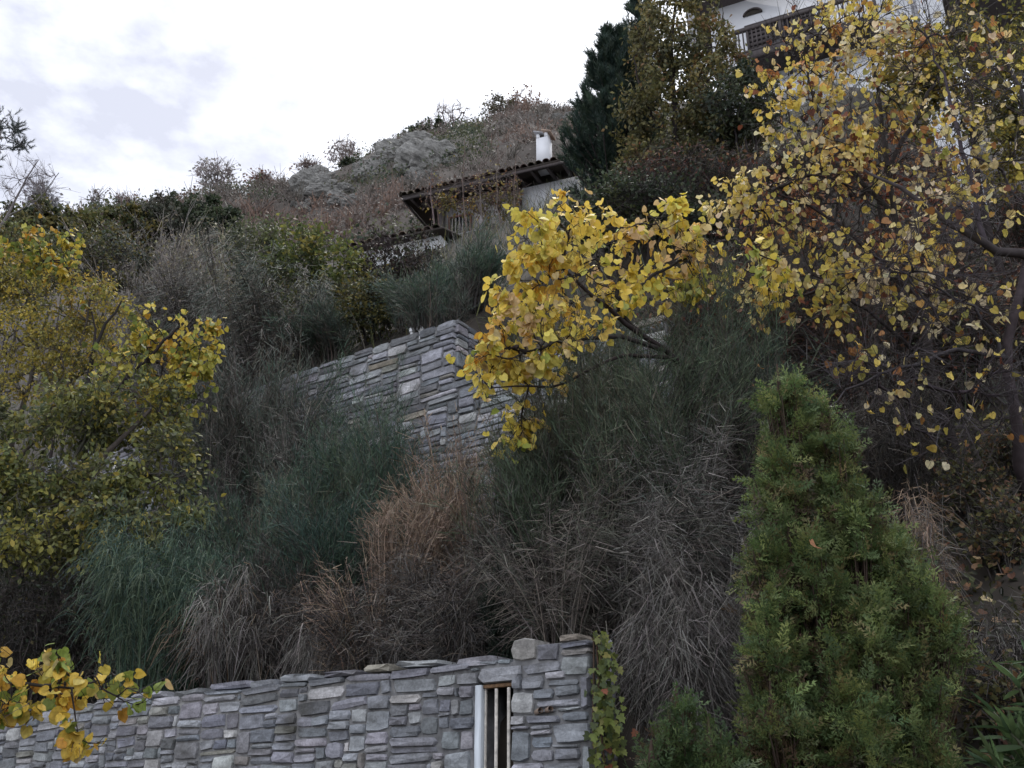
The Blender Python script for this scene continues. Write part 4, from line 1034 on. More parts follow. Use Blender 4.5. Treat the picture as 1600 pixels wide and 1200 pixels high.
# -------- the bright yellow tree in the centre
YEL = [(0.78, 0.60, 0.10), (0.76, 0.60, 0.15), (0.62, 0.55, 0.12), (0.70, 0.42, 0.08), (0.66, 0.50, 0.25), (0.36, 0.40, 0.09)]
jb = gpt(1110, 640, 8.0)
t0 = P(1055, 560, 7.6)
heart_tree('redbud_tree', 'bright yellow round leaved tree arching left over the upper wall', 'tree',
     [([jb, P(1100, 620, 7.8), t0, P(990, 515, 7.3), P(930, 470, 7.0), P(880, 420, 6.9)], 0.034, 0.012, 1), ([P(1030, 545, 7.5), P(960, 525, 7.1), P(880, 535, 6.8), P(800, 560, 6.7)], 0.022, 0.006, 1),
      ([P(1000, 520, 7.35), P(960, 470, 7.2), P(985, 400, 7.2), P(1010, 350, 7.2)], 0.026, 0.006, 1), ([t0, P(960, 560, 7.2), P(880, 600, 7.0), P(770, 606, 6.8)], 0.018, 0.005, 1), ([P(960, 470, 7.2), P(1040, 420, 7.4), P(1120, 380, 7.6)], 0.018, 0.006, 1)],
     [(860, 400, 75, 70, 6.9, 0.5), (810, 480, 70, 60, 6.8, 0.45), (775, 560, 50, 48, 6.8, 0.35), (940, 390, 80, 60, 7.1, 0.5), (890, 470, 75, 55, 6.9, 0.45), (1030, 380, 75, 55, 7.3, 0.4), (850, 550, 60, 42, 6.9, 0.4), (1120, 395, 60, 45, 7.6, 0.4), (975, 450, 50, 40, 7.1, 0.4), (800, 660, 30, 40, 7.2, 0.15), (900, 345, 60, 25, 7.0, 0.25), (750, 560, 30, 40, 6.8, 0.25), (1190, 440, 70, 30, 7.8, 0.3), (1060, 430, 70, 35, 7.5, 0.3)],
     360, 1300, 2350, (0.045, 0.076), YEL, [5, 3.5, 2.4, .8, 1.6, 0.8], npart=300, camn=0.35, ncl=60, clump=1.8, droop=0.9, twl=(0.08, 0.2), rtip=0.003, off=0.05, upn=0.35)

# -------- right-hand trees
MIX = [(0.74, 0.58, 0.13), (0.70, 0.57, 0.25), (0.72, 0.61, 0.40), (0.42, 0.38, 0.11), (0.42, 0.20, 0.07), (0.20, 0.07, 0.04), (0.66, 0.40, 0.10)]
ra = gpt(1500, 830, 8.4); rb = gpt(1610, 800, 8.2)
heart_tree('redbud_tree', 'large yellow leaved tree filling the upper right', 'tree',
     [([ra, P(1490, 700, 8.5), P(1455, 590, 8.6), P(1445, 480, 8.7), P(1400, 340, 8.8), P(1380, 200, 8.9), P(1360, 80, 9.0)], 0.06, 0.014, 1),
      ([P(1455, 590, 8.6), P(1400, 520, 8.4), P(1330, 470, 8.3), P(1270, 430, 8.3)], 0.025, 0.007, 1), ([P(1400, 340, 8.8), P(1320, 250, 8.8), P(1270, 150, 8.9), P(1250, 60, 9.0)], 0.03, 0.007, 1),
      ([P(1445, 480, 8.7), P(1370, 400, 8.6), P(1280, 330, 8.5), P(1180, 290, 8.4)], 0.03, 0.007, 1), ([P(1390, 260, 8.8), P(1450, 150, 8.8), P(1500, 60, 8.9)], 0.025, 0.008, 1)],
     [(1290, 70, 100, 80, 9.0, 0.6), (1240, 170, 90, 70, 8.8, 0.6), (1380, 150, 100, 90, 8.8, 0.7), (1300, 250, 110, 70, 8.6, 0.6), (1400, 300, 110, 70, 8.5, 0.7), (1200, 330, 90, 60, 8.4, 0.5), (1300, 400, 100, 55, 8.3, 0.5), (1250, 455, 90, 40, 8.3, 0.4), (1400, 430, 70, 50, 8.4, 0.5), (1180, 440, 60, 35, 8.2, 0.4), (1320, 10, 120, 50, 9.0, 0.6)],
     560, 4000, 3100, (0.04, 0.074), MIX, [6, 3, 1.8, 1.4, .6, .6, .6], npart=300, camn=0.25, droop=0.9, twl=(0.1, 0.35), rtip=0.0035, ncl=110, clump=0.85, off=0.05)
heart_tree('redbud_tree', 'sparse leaved tree with dark forked branches at the right edge', 'tree',
     [([rb, P(1595, 700, 7.9), P(1575, 560, 7.7), P(1600, 430, 7.6), P(1640, 300, 7.6)], 0.055, 0.03, 1), ([P(1620, 405, 7.6), P(1540, 380, 7.5), P(1470, 340, 7.5), P(1400, 290, 7.5), P(1350, 265, 7.6)], 0.045, 0.008, 1),
      ([P(1575, 560, 7.7), P(1500, 550, 7.6), P(1420, 570, 7.4), P(1340, 600, 7.3), P(1290, 640, 7.2)], 0.022, 0.005, 1), ([P(1575, 560, 7.7), P(1540, 500, 7.6), P(1480, 460, 7.5), P(1420, 430, 7.4)], 0.02, 0.005, 1), ([P(1540, 380, 7.5), P(1510, 250, 7.7), P(1480, 130, 7.8), P(1450, 60, 7.9)], 0.026, 0.007, 1), ([P(1640, 300, 7.6), P(1600, 150, 7.7), P(1540, 40, 7.8)], 0.03, 0.008, 1)],
     [(1520, 250, 90, 80, 7.6, 0.5), (1480, 350, 90, 60, 7.5, 0.5), (1560, 130, 80, 90, 7.7, 0.5), (1400, 430, 80, 50, 7.4, 0.4), (1380, 580, 90, 50, 7.3, 0.4), (1500, 480, 80, 60, 7.5, 0.4), (1560, 620, 60, 50, 7.4, 0.3), (1470, 670, 60, 40, 7.6, 0.3), (1460, 60, 90, 60, 7.9, 0.5)],
     420, 3200, 800, (0.04, 0.074), MIX, [4, 3, 3, 1.5, 1, .8, .8], npart=300, camn=0.25, droop=0.9, twl=(0.15, 0.45), rtip=0.0033, ncl=110, clump=0.85, off=0.05, bark=(0.07, 0.06, 0.065))
tree('olive_tree', 'olive yellow fine leaved tree in the top right corner', 'tree',
     [([gpt(1560, 300, 11.5), P(1540, 350, 11.5), P(1520, 200, 11.4), P(1530, 60, 11.4)], 0.06, 0.015)],
     [(1540, 60, 100, 70, 11.4, 0.8), (1440, 110, 80, 60, 11.2, 0.7), (1590, 140, 70, 80, 11.3, 0.7), (1500, 160, 80, 50, 11.2, 0.7), (1590, 230, 60, 60, 11.2, 0.5)],
     240, 2200, 13000, (0.05, 0.09), [(0.30, 0.25, 0.045), (0.20, 0.19, 0.05), (0.38, 0.29, 0.06), (0.12, 0.13, 0.045)], None, (OVAL,), off=0.06)
tree('russet_tree', 'russet leaved small tree among the upper right branches', 'tree',
     [([gpt(1400, 420, 10.4), P(1390, 400, 10.4), P(1370, 300, 10.3), P(1380, 220, 10.3)], 0.04, 0.01)],
     [(1370, 260, 90, 60, 10.3, 0.6), (1440, 300, 80, 50, 10.2, 0.6), (1250, 330, 80, 50, 10.2, 0.5), (1180, 350, 60, 40, 10.0, 0.4), (1400, 400, 60, 40, 10.0, 0.4)],
     190, 1500, 2600, (0.045, 0.08), [(0.17, 0.055, 0.035), (0.25, 0.09, 0.045), (0.10, 0.045, 0.035), (0.34, 0.19, 0.10)], None, (OVAL,), off=0.06)
tree('olive_tree', 'tall brownish olive tree right of the dark conifer', 'tree',
     [([gpt(1060, 330, 14.5), P(1060, 300, 14.5), P(1055, 200, 14.5), P(1050, 60, 14.5), P(1060, -40, 14.5)], 0.08, 0.015), ([P(1055, 200, 14.5), P(1110, 120, 14.4), P(1130, 20, 14.4)], 0.03, 0.01), ([P(1058, 240, 14.5), P(1010, 160, 14.4), P(990, 90, 14.4)], 0.03, 0.01)],
     [(1050, 180, 90, 100, 14.5, 0.9), (1030, 80, 55, 60, 14.5, 0.7), (1110, 100, 55, 90, 14.4, 0.7), (1060, 280, 100, 60, 14.2, 0.9), (1035, 250, 50, 60, 14.3, 0.6), (1130, 220, 60, 80, 14.1, 0.6), (1060, 0, 60, 50, 14.5, 0.6)],
     380, 4200, 24000, (0.06, 0.11), [(0.17, 0.155, 0.06), (0.12, 0.12, 0.052), (0.22, 0.18, 0.065), (0.24, 0.14, 0.065), (0.08, 0.085, 0.045)], [3, 3, 2, .5, 2], (DIAM,), off=0.08, clump=5.0, ncl=60)
bush('laurel_bush', 'dark green bush between the conifer and the bright yellow tree', 960, 335, 90, 28, 12.5, DGRN + [(0.06, 0.085, 0.05)], None, 3600, (0.05, 0.09), group=None)
bush('laurel_bush', 'dark green undergrowth below the balcony', 1160, 170, 60, 60, 13.5, DGRN + OLIVE[3:], None, 3000, (0.06, 0.10), group=None)

# dark conifer
def tuft(n=34, L=1.0):
    V, F_ = [], []; r = np.random.default_rng(4)
    for i in range(n):
        y = r.uniform(0, 0.75); a = r.uniform(0, 6.283); d = np.array([math.cos(a) * .55, 0.8, math.sin(a) * .55]); d /= np.linalg.norm(d)
        b = np.array([0, y, 0]); e = b + d * r.uniform(.25, .42); sd = np.cross(d, r.normal(size=3)); sd = sd / np.linalg.norm(sd) * 0.022
        k = len(V); V += [b - sd, b + sd, e]; F_.append((k, k + 1, k + 2))
    k = len(V); V += [(-.03, 0, 0), (.03, 0, 0), (0, .85, 0)]; F_.append((k, k + 1, k + 2))
    return np.array(V), np.array(F_)
TUFT = tuft()
def conifer(name, label, px, ptop, pbase, hw, Y, cols, n=2600, lead=(), tsz=(0.18, 0.34)):
    top = P(px, ptop, Y); g0 = gpt(px, pbase, Y); z0 = min(g0[2], P(px, pbase, Y)[2])
    root = thing(name, [g0[0], g0[1], z0], label, 'tree')
    H = top[2] - z0; rad = hw * mpp(pbase, Y)
    nb = 160; t = rng.uniform(0.05, 0.99, nb) ** 0.9; a = rng.uniform(0, 6.283, nb)
    ax0 = np.array([g0[0], g0[1], z0]); axis = ax0[None] + (top - ax0)[None] * t[:, None]
    ln = rad * (1 - t) ** 0.8 * rng.uniform(0.7, 1.15, nb) + 0.15
    out = np.stack([np.cos(a), np.sin(a), 0 * a], 1)
    k = np.linspace(0, 1, 6)[None, :, None]
    br = axis[:, None] + out[:, None] * ln[:, None, None] * k + UP * (ln[:, None, None] * (0.15 * k + 0.55 * k ** 2.2))
    g = Geo().tubes(np.linspace(ax0 - UP * .3, top, 8)[None], np.linspace(0.14, 0.01, 8)[None], [BARK], 8)
    g.tubes(br, np.linspace(0.025, 0.006, 6)[None].repeat(nb, 0), hsv(BARK, nb), 4)
    g.build('trunk', M_BARK, root)
    p, tg = along(br, n, 0.25)
    d = nrm(tg * 0.7 + rv(n) * 0.5 + UP * 0.75)
    Geo().inst(*TUFT, p, frames(d, rv(n)), rng.uniform(*tsz, n), pal(n, cols, None, 0.3)).build('crown', M_LEAFA, root, kind='stuff')
    return root
CG = [(0.035, 0.06, 0.045), (0.025, 0.045, 0.037), (0.05, 0.075, 0.05)]
conifer('dark_conifer', 'dark blue green conifer beside the white chimney', 956, 70, 345, 88, 15.8, CG, 4200, tsz=(0.2, 0.4))
conifer('dark_conifer', 'slim dark conifer top behind the brownish olive tree', 1000, 10, 330, 70, 17.5, CG, 1600)

# -------- feathery green conifer in the right foreground
def plume():
    V, F_ = [], []; r = np.random.default_rng(2)
    def strip(a, b, w):
        d = b - a; s_ = np.array([-d[1], d[0], 0]); s_ = s_ / (np.linalg.norm(s_) + 1e-9) * w; k = len(V)
        V.extend([a - s_ * .8, a * .6 + b * .4 + s_ * 1.2, b]); F_.append((k, k + 1, k + 2))
    for i in range(6):
        y = 0.05 + i * 0.16
        for sx in (1, -1):
            L_ = 0.42 * (1 - 0.55 * y) * r.uniform(.75, 1.2); ang = R(r.uniform(30, 60))
            a = np.array([0, y, 0.03 * sx]); dv = np.array([sx * math.sin(ang), math.cos(ang), r.uniform(-.3, .4)])
            strip(a, a + dv * L_, 0.034)
            for q in (0.45,):
                b_ = a + dv * L_ * q; s2 = 1 if i % 2 else -1
                an2 = ang * sx + s2 * R(40); d2 = np.array([math.sin(an2), math.cos(an2), r.uniform(-.3, .4)])
                strip(b_, b_ + d2 * L_ * 0.6, 0.03)
    strip(np.array([0, 0.8, 0]), np.array([0, 1.15, 0.05]), 0.03)
    V = [np.array(v) for v in V]
    tri = F_
    V = np.array(V); V[:, 2] -= 0.25 * V[:, 1] ** 2
    return V, np.array(tri)
PLUME = plume()
def feather(name, label, blobs, n, Y, size, cols, base, tip, wts=None, group=None):
    root = thing(name, base, label, 'conifer', group)
    # leaders rise from the base; plumes sit on the outer shell of each lobe
    g = Geo(); pos = []; dirs = []; tone = []; inn = []
    b = np.array(blobs, float); wt = b[:, 2] * b[:, 3]; ks = (wt / wt.sum() * n).astype(int)
    for i, (px, py, rx, ry, yy, dz) in enumerate(b):
        c = P(px, py, yy); s_ = mpp(py, yy); e = np.array([rx * s_, dz, ry * s_ * 1.03])
        nb_ = max(6, ks[i] // 22); m = nb_ * 22; q = rv(nb_); rr = rng.uniform(0.45, 1.08, (nb_, 1))
        tap = 1 - 0.45 * np.clip(q[:, 2:3] * rr, 0, 1)
        tipp = c + q * rr * e * np.concatenate([tap, tap, np.ones_like(tap)], 1)
        od = nrm(q * np.array([1, 1, 0.2]) * 0.8 + UP * 0.55 + rv(nb_) * 0.45); sl_ = rng.uniform(0.14, 0.34, nb_)
        tt = np.tile(np.linspace(0, 1, 22), nb_)[:, None]
        p = np.repeat(tipp, 22, 0) - np.repeat(od * sl_[:, None], 22, 0) * (1 - tt) + rv(m) * (0.045 * (1.15 - tt)) - UP * 0.06 * tt * tt
        pos.append(p); dirs.append(nrm(np.repeat(od, 22, 0) * 0.8 + rv(m) * 0.7)); tone.append(np.repeat(rng.uniform(0.72, 1.28, nb_), 22)); inn.append(np.repeat(rr[:, 0], 22) - 0.25 * (1 - tt[:, 0]))
        foot = np.array([base[0] * .5 + c[0] * .5, base[1] * .5 + c[1] * .5, base[2]])
        ax = spline([foot, c - UP * e[2] * .6, c + UP * e[2] * .8], 10); g.tubes(ax[None], np.linspace(0.03, 0.006, 10)[None], [(0.07, 0.05, 0.04)], 6)
        sub = rng.integers(0, m, min(m, 90)); t = rng.uniform(0.1, 0.9, len(sub)); st_ = ax[(t * 9).astype(int)]
        k = np.linspace(0, 1, 5)[None, :, None]; pp = st_[:, None] + (p[sub] - st_)[:, None] * k - UP * 0.1 * (k * (1 - k)) * 2
        g.tubes(pp, np.linspace(0.008, 0.003, 5)[None].repeat(len(sub), 0), hsv((0.07, 0.05, 0.04), len(sub)), 4)
    g.build('trunk', M_BARK, root)
    pos = np.concatenate(pos); dirs = np.concatenate(dirs); m = len(pos)
    cl = pal(m, cols, wts, 0.18) * np.concatenate(tone)[:, None]; inn = np.concatenate(inn) + rng.normal(0, 0.08, m)
    cl = np.where((inn < 0.42)[:, None], pal(m, [(0.12, 0.085, 0.05), (0.09, 0.075, 0.045)], None, .2), cl)       # dry brown inner sprays
    Geo().inst(*PLUME, pos, frames(dirs, rv(m)), rng.uniform(*size, m), cl).build('crown', M_LEAFA, root, kind='stuff')
    return root
FG = [(0.16, 0.205, 0.075), (0.115, 0.165, 0.062), (0.215, 0.25, 0.085), (0.085, 0.13, 0.054), (0.20, 0.17, 0.075)]
fb = P(1320, 1300, 5.6); fb[2] = float(ground(fb[0], fb[1])) - 0.1
feather('feathery_conifer', 'bright green feathery conifer in the right foreground', [(1222, 640, 42, 95, 5.75, 0.25), (1298, 690, 40, 95, 5.65, 0.22), (1215, 770, 55, 90, 5.65, 0.28), (1330, 810, 58, 100, 5.55, 0.3), (1200, 900, 52, 90, 5.5, 0.28), (1270, 900, 60, 90, 5.5, 0.3), (1395, 890, 55, 95, 5.5, 0.28), (1340, 980, 75, 80, 5.4, 0.35), (1455, 970, 55, 70, 5.4, 0.28), (1205, 1020, 58, 80, 5.35, 0.28), (1210, 1130, 65, 80, 5.25, 0.28), (1320, 1090, 70, 80, 5.3, 0.3), (1430, 1060, 45, 70, 5.35, 0.25), (1350, 1180, 80, 60, 5.2, 0.3), (1440, 1170, 50, 70, 5.2, 0.25)],
        11000, 5.5, (0.06, 0.135), FG, fb, None, [3, 3, 2, 2, .7])
fb2 = P(1080, 1300, 5.3); fb2[2] = float(ground(fb2[0], fb2[1])) - 0.1
feather('feathery_conifer', 'low green feathery conifer at the bottom beside the ivy covered pillar', [(1060, 1140, 55, 80, 5.2, 0.22), (1110, 1180, 60, 70, 5.1, 0.25), (1020, 1200, 45, 50, 5.1, 0.2)], 1100, 5.2, (0.06, 0.125), [(0.075, 0.12, 0.045), (0.055, 0.09, 0.04), (0.10, 0.14, 0.05)], fb2, None)

# -------- oleander in the bottom right corner
ob_ = P(1640, 1300, 5.0); ob_[2] = float(ground(ob_[0], ob_[1]))
ol = thing('oleander', ob_, 'long leaved oleander in the bottom right corner', 'shrub')
tipn = [(1600, 1000), (1575, 1040), (1540, 1090), (1560, 1130), (1590, 1110), (1530, 1165), (1585, 1175), (1555, 1190), (1620, 1060), (1630, 1140), (1600, 1210), (1520, 1215)]
paths = []
for (x_, y_) in tipn:
    e = P(x_ + 12, y_ + 22, 5.0 + rng.uniform(-.2, .25)); s0 = ob_ + np.array([rng.uniform(-.1, .1), rng.uniform(-.1, .1), 0])
    paths.append(spline([s0, s0 * .4 + e * .6 + np.array([0.05, 0, .1]), e], 7))
paths = np.array(paths)
Geo().tubes(paths, np.linspace(0.012, 0.005, 7)[None].repeat(len(paths), 0), hsv((0.10, 0.11, 0.07), len(paths)), 6).build('stems', M_BARK, ol, True)
p, tg = along(paths, 210, 0.55); n = len(p)
d = nrm(tg * 0.6 + rv(n) * 0.9 + UP * 0.2)
put_leaves(ol, p, frames(d, rv(n) + UP * 0.8), rng.uniform(0.13, 0.2, n), pal(n, [(0.09, 0.14, 0.06), (0.12, 0.18, 0.075), (0.065, 0.105, 0.05)]), [STRAP], [STRAP_ME], 210)

# -------- ivy on the end of the pillar
iv = thing('ivy', wp(0.08, 0.02, 1.2), 'green ivy climbing the right edge of the stone pillar', 'ivy')
def onend(px, py, off=0.0):
    d = ray(px, py); k = Y0_ = 6.02
    return P(px, py, 5.98 + off)
vines = np.array([spline([onend(950 + o, 1240), onend(940 + o, 1150), onend(936 + o * .6, 1080), onend(932 + o * .3, 995)], 8) for o in (-14, 0, 14)])
Geo().tubes(vines, np.full((3, 8), 0.006), hsv((0.09, 0.06, 0.045), 3), 5).build('vine', M_BARK, iv)
n = 230
yy = rng.uniform(0, 1, n) ** 0.8; pyv = 985 + yy * 240; pxv = 941 + yy * 10 + rng.normal(0, 1, n) * (7 + yy * 12)
pos = np.array([onend(a, b, rng.uniform(-.10, .04)) for a, b in zip(pxv, pyv)])
tip = nrm(rv(n) * 0.6 + UP * -0.9); nor = nrm(rv(n) * 0.6 + np.array([0.1, -1, 0.5]))
put_leaves(iv, pos, frames(tip, nor), rng.uniform(0.03, 0.06, n), pal(n, [(0.13, 0.16, 0.05), (0.20, 0.23, 0.06), (0.08, 0.105, 0.04), (0.28, 0.28, 0.09), (0.25, 0.09, 0.05)], [3, 3, 2, 1, .5]), [IVY], [IVY_ME], 230)

# -------- undergrowth and leaf litter on the right bank
UG = 'brown undergrowth on the right bank'
RU = [(0.16, 0.06, 0.04), (0.22, 0.11, 0.06), (0.05, 0.06, 0.035), (0.06, 0.07, 0.04)]
for px_, pt_, Y_, hw_, lab in [(1330, 440, 10.4, 120, 'dark leafless thicket behind the conifer tip on the right'), (1480, 430, 10.6, 120, 'dark leafless thicket under the sparse right edge tree'), (1120, 415, 10.4, 120, 'dark leafless thicket behind the bright yellow tree'), (1600, 430, 10.2, 110, 'dark leafless thicket cut by the right picture edge'),
        (1225, 410, 11.4, 110, 'dark thicket with russet leaves between the yellow trees'), (1060, 340, 13.0, 120, 'dark thicket below the tall olive tree'), (1240, 310, 13.4, 130, 'dark thicket below the balcony of the white house'), (1420, 290, 13.4, 140, 'dark thicket behind the russet tree'), (1580, 300, 13.2, 120, 'dark thicket below the corner olive tree')]:
    stemmy('twig_thicket', lab, 'thicket', px_, pt_, hw_, Y_, DARKT + [(0.09, 0.05, 0.045)], None, 200, 5200, 0.4, 1.0, (0.2, 0.6), 0.007, UG, cup=0.1, crook=0.1, follow=0.8, cdroop=.6, nleaf=1300, leafc=RU, lsz=(0.05, 0.09))
stemmy('dry_grass', 'brown hanging grass right of the conifer tip', 'grass clump', 1370, 590, 90, 8.6, DARKT + GREY[:2], None, 170, 5500, 0.5, 1.0, (0.2, 0.5), 0.005, UG, (0, -.1), cup=0.0, cdroop=0.7, follow=.9, crook=.1)
stemmy('dry_grass', 'straw coloured grass behind the right flank of the conifer', 'grass clump', 1440, 770, 50, 7.0, TAN + GREY, None, 70, 1300, 0.6, 1.0, (0.15, 0.4), 0.005, UG, (0, -.1), cup=0.0, cdroop=0.9, follow=.8)
stemmy('dry_grass', 'brown grass at the foot of the right bank', 'grass clump', 1530, 930, 80, 6.4, GREY + DARKT, None, 120, 2600, 0.6, 1.0, (0.12, 0.4), 0.005, UG, (0, -.1), cup=0.0, cdroop=0.9, follow=.9, crook=.1, mh=.5)
for px_, pt_, hw_, Y_, lab in [(1500, 720, 60, 8.2, 'leafy weeds between the right edge trunks'), (1560, 800, 60, 7.4, 'leafy weeds at the foot of the right edge trunk'), (1440, 850, 50, 7.0, 'leafy weeds behind the right flank of the conifer'), (1580, 690, 60, 8.6, 'leafy weeds cut by the right picture edge'), (1540, 1000, 60, 6.0, 'leafy weeds above the oleander')]:
    stemmy('leafy_weeds', lab, 'weeds', px_, pt_, hw_, Y_, DARKT + GREY[:2], None, 70, 1500, 0.5, 1.0, (0.1, 0.35), 0.005, UG, cup=.2, follow=.9, crook=.12, mh=.55, nleaf=900, leafc=[(0.10, 0.105, 0.045), (0.07, 0.08, 0.04), (0.16, 0.14, 0.055), (0.22, 0.13, 0.07)], lsz=(0.03, 0.065))
bush('laurel_bush', 'dark bush in the gap between the two yellow trees', 1120, 350, 75, 35, 11.6, DGRN + [(0.07, 0.06, 0.045)], None, 3600, (0.045, 0.08))
bush('laurel_bush', 'dark bush behind the top of the bright yellow tree', 1010, 330, 70, 30, 11.8, DGRN + OLIVE[3:], None, 3200, (0.045, 0.08))
# ivy cover and fallen leaves scattered over the bank
n = 11000
u_ = rng.uniform(0.6, 5.5, n); s_ = rng.uniform(-0.6, 6.0, n)
xy = W0[None, :2] + u_[:, None] * DU[:2] + s_[:, None] * DN[:2]
pz = ground(xy[:, 0], xy[:, 1]) + rng.uniform(0.0, 0.16, n)
pos = np.concatenate([xy, pz[:, None]], 1)
nor = nrm(np.array([-.4, -.6, .6]) + rv(n) * 0.7)
tag(Geo().inst(*OVAL, pos, frames(nrm(rv(n) + UP * -.6), nor), rng.uniform(0.045, 0.085, n), pal(n, [(0.07, 0.075, 0.035), (0.075, 0.08, 0.035), (0.11, 0.10, 0.04), (0.04, 0.045, 0.03)], None, 0.3)).build('ground_ivy', M_LEAFA), 'dull green ivy and weeds covering the right bank', 'ground cover', None, 'stuff')
n = 2000
u_ = rng.uniform(0.3, 5.5, n); s_ = rng.uniform(-0.8, 5.5, n)
xy = W0[None, :2] + u_[:, None] * DU[:2] + s_[:, None] * DN[:2]
pos = np.concatenate([xy, (ground(xy[:, 0], xy[:, 1]) + rng.uniform(0.06, 0.2, n))[:, None]], 1)
gl = Geo(); cl = pal(n, [(0.24, 0.12, 0.06), (0.17, 0.085, 0.05), (0.36, 0.24, 0.14), (0.12, 0.07, 0.045), (0.5, 0.38, 0.2)], None, 0.25); kk = rng.integers(2, 6, n)
Mx = frames(rv(n), nrm(np.array([-.3, -.5, .8]) + rv(n) * 0.6)); sz = rng.uniform(0.04, 0.07, n)
for k in range(2, 6):
    m = kk == k; gl.inst(*HEARTS[k], pos[m], Mx[m], sz[m], cl[m])
tag(gl.build('leaf_litter', M_LEAFA), 'fallen brown and russet leaves scattered on the right bank', 'leaf litter', None, 'stuff')
# weeds over the upper slope so that no bare earth shows between the shrubs
n = 14000
xy = np.stack([rng.uniform(-16, 9, n), rng.uniform(8, 26, n)], 1); u_, s_ = us(xy); m = (s_ > CS + .5) & (s_ < 18); xy = xy[m]; n = len(xy)
z_ = ground(xy[:, 0], xy[:, 1]); l = rng.uniform(0.3, 0.9, n)
k = np.linspace(0, 1, 4)[None, :, None]; b0s = np.concatenate([xy, z_[:, None]], 1)
dd = nrm(rv(n) * 0.6 + UP)
tag(Geo().ribbons(b0s[:, None] + dd[:, None] * l[:, None, None] * k + (rv(n) * .25)[:, None] * l[:, None, None] * k ** 2, np.full(n, .014), np.full(n, .005), pal(n, GREY + GREYG + OLIVE + DGRN, None, .3)).build('slope_weeds', M_STEM), 'rough dry weeds covering the slope above the upper wall', 'weeds', None, 'stuff')
n = 5500
u_ = rng.uniform(-12, 0.3, n); s_ = rng.uniform(0.3, CS - .05, n)
b0s = np.concatenate([W0[None, :2] + u_[:, None] * DU[:2] + s_[:, None] * DN[:2], np.zeros((n, 1))], 1); b0s[:, 2] = ground(b0s[:, 0], b0s[:, 1])
l = rng.uniform(0.2, 0.7, n); dd = nrm(rv(n) * .7 + UP)
tag(Geo().ribbons(b0s[:, None] + dd[:, None] * l[:, None, None] * k + (rv(n) * .3)[:, None] * l[:, None, None] * k ** 2, np.full(n, .008), np.full(n, .004), pal(n, DARKT + GREY, None, .3)).build('terrace_weeds', M_STEM), 'dry dark weeds covering the terrace between the walls', 'weeds', None, 'stuff')
# single leaves caught on the shrubs
for x_, y_, yy, c, lab in [(1268, 846, 5.15, (0.42, 0.20, 0.10), 'curled orange brown leaf caught on the front of the conifer'), (1184, 570, 7.9, (0.55, 0.25, 0.06), 'orange leaf caught left of the conifer tip'), (1175, 600, 7.9, (0.42, 0.19, 0.06), 'darker orange leaf just below the one beside the conifer tip')]:
    p = P(x_, y_, yy); t_ = thing('caught_leaf', p, lab, 'leaf', 'leaves caught on shrubs')
    place('blade', HEART_ME[5], t_, p, frames(nrm(np.array([[.6, -.3, -.4]])), np.array([[.7, -.6, .6]]))[0], 0.07, c)

# ------------------------------------------------------------------ hill cover, rocks and skyline trees
def hill_surf(px, v): return np.array([hill_pt(a, b) for a, b in zip(px, v)])
def hill_at(px, py):
    for v in np.linspace(0.05, 1, 200):
        p = hill_pt(px, v)
        if project(p)[1] <= py: return p
    return hill_pt(px, 1.0)
def boulder_mesh(seed, nu=34, nv=22):
    V = []
    for iv_ in range(nv + 1):
        for iu in range(nu):
            t, p = math.pi * iv_ / nv, 2 * math.pi * iu / nu
            d = np.array([math.sin(t) * math.cos(p), math.sin(t) * math.sin(p), math.cos(t)])
            cell = mnoise.voronoi(Vector(d * 1.7 + seed))[0]
            c2 = mnoise.voronoi(Vector(d * 3.6 + seed))[0]
            r = 0.8 + 0.30 * fnoise(d, 0.9, 3, seed) + 0.38 * min(0.4, cell[1] - cell[0]) + 0.20 * min(0.3, c2[1] - c2[0]) + 0.08 * fnoise(d, 4.0, 3, seed + 4)
            V.append(d * r)
    return V, [(q * nu + k, q * nu + (k + 1) % nu, (q + 1) * nu + (k + 1) % nu, (q + 1) * nu + k) for q in range(nv) for k in range(nu)]
def rock(name, label, px, py, rx, ry, n):
    c = hill_at(px, py); s_ = mpp(py, c[1])
    root = thing(name, c, label, 'rock', 'grey rock outcrops on the hill')
    for k in range(n):
        a_ = rng.uniform(0, 6.283); q = math.sqrt((k + 0.5) / n)
        x_, y_ = px + math.cos(a_) * q * rx * 0.75, py + math.sin(a_) * q * ry * 0.7
        p = hill_at(x_, y_) + np.array([0, -0.2, 0.0])
        w_ = rx * s_ * rng.uniform(0.36, 0.7); az = rng.uniform(-0.5, 0.5)
        Mr = np.array(Matrix.Rotation(az, 3, 'Z') @ Matrix.Rotation(R(rng.uniform(15, 40)), 3, 'X') @ Matrix.Rotation(R(rng.uniform(-20, 20)), 3, 'Y'))
        place('boulder', BOULD[int(rng.integers(len(BOULD)))], root, p, Mr, (w_, w_ * rng.uniform(.6, .9), w_ * rng.uniform(0.55, 0.9)))
    return root
M_ROCK = solid('hill_rock', (0.27, 0.265, 0.25), 0.95, 2.2, 0.3, 1.35, 1.0, (1, 1, 1.7), 12.0, 'Object')
for nd in M_ROCK.node_tree.nodes:
    if nd.type == 'BUMP': nd.inputs['Distance'].default_value = 0.5
    if nd.type == 'TEX_NOISE': nd.inputs['Roughness'].default_value = 0.68
BOULD = [tmesh('boulder', *boulder_mesh(2.7 * k + 1), M_ROCK) for k in range(9)]
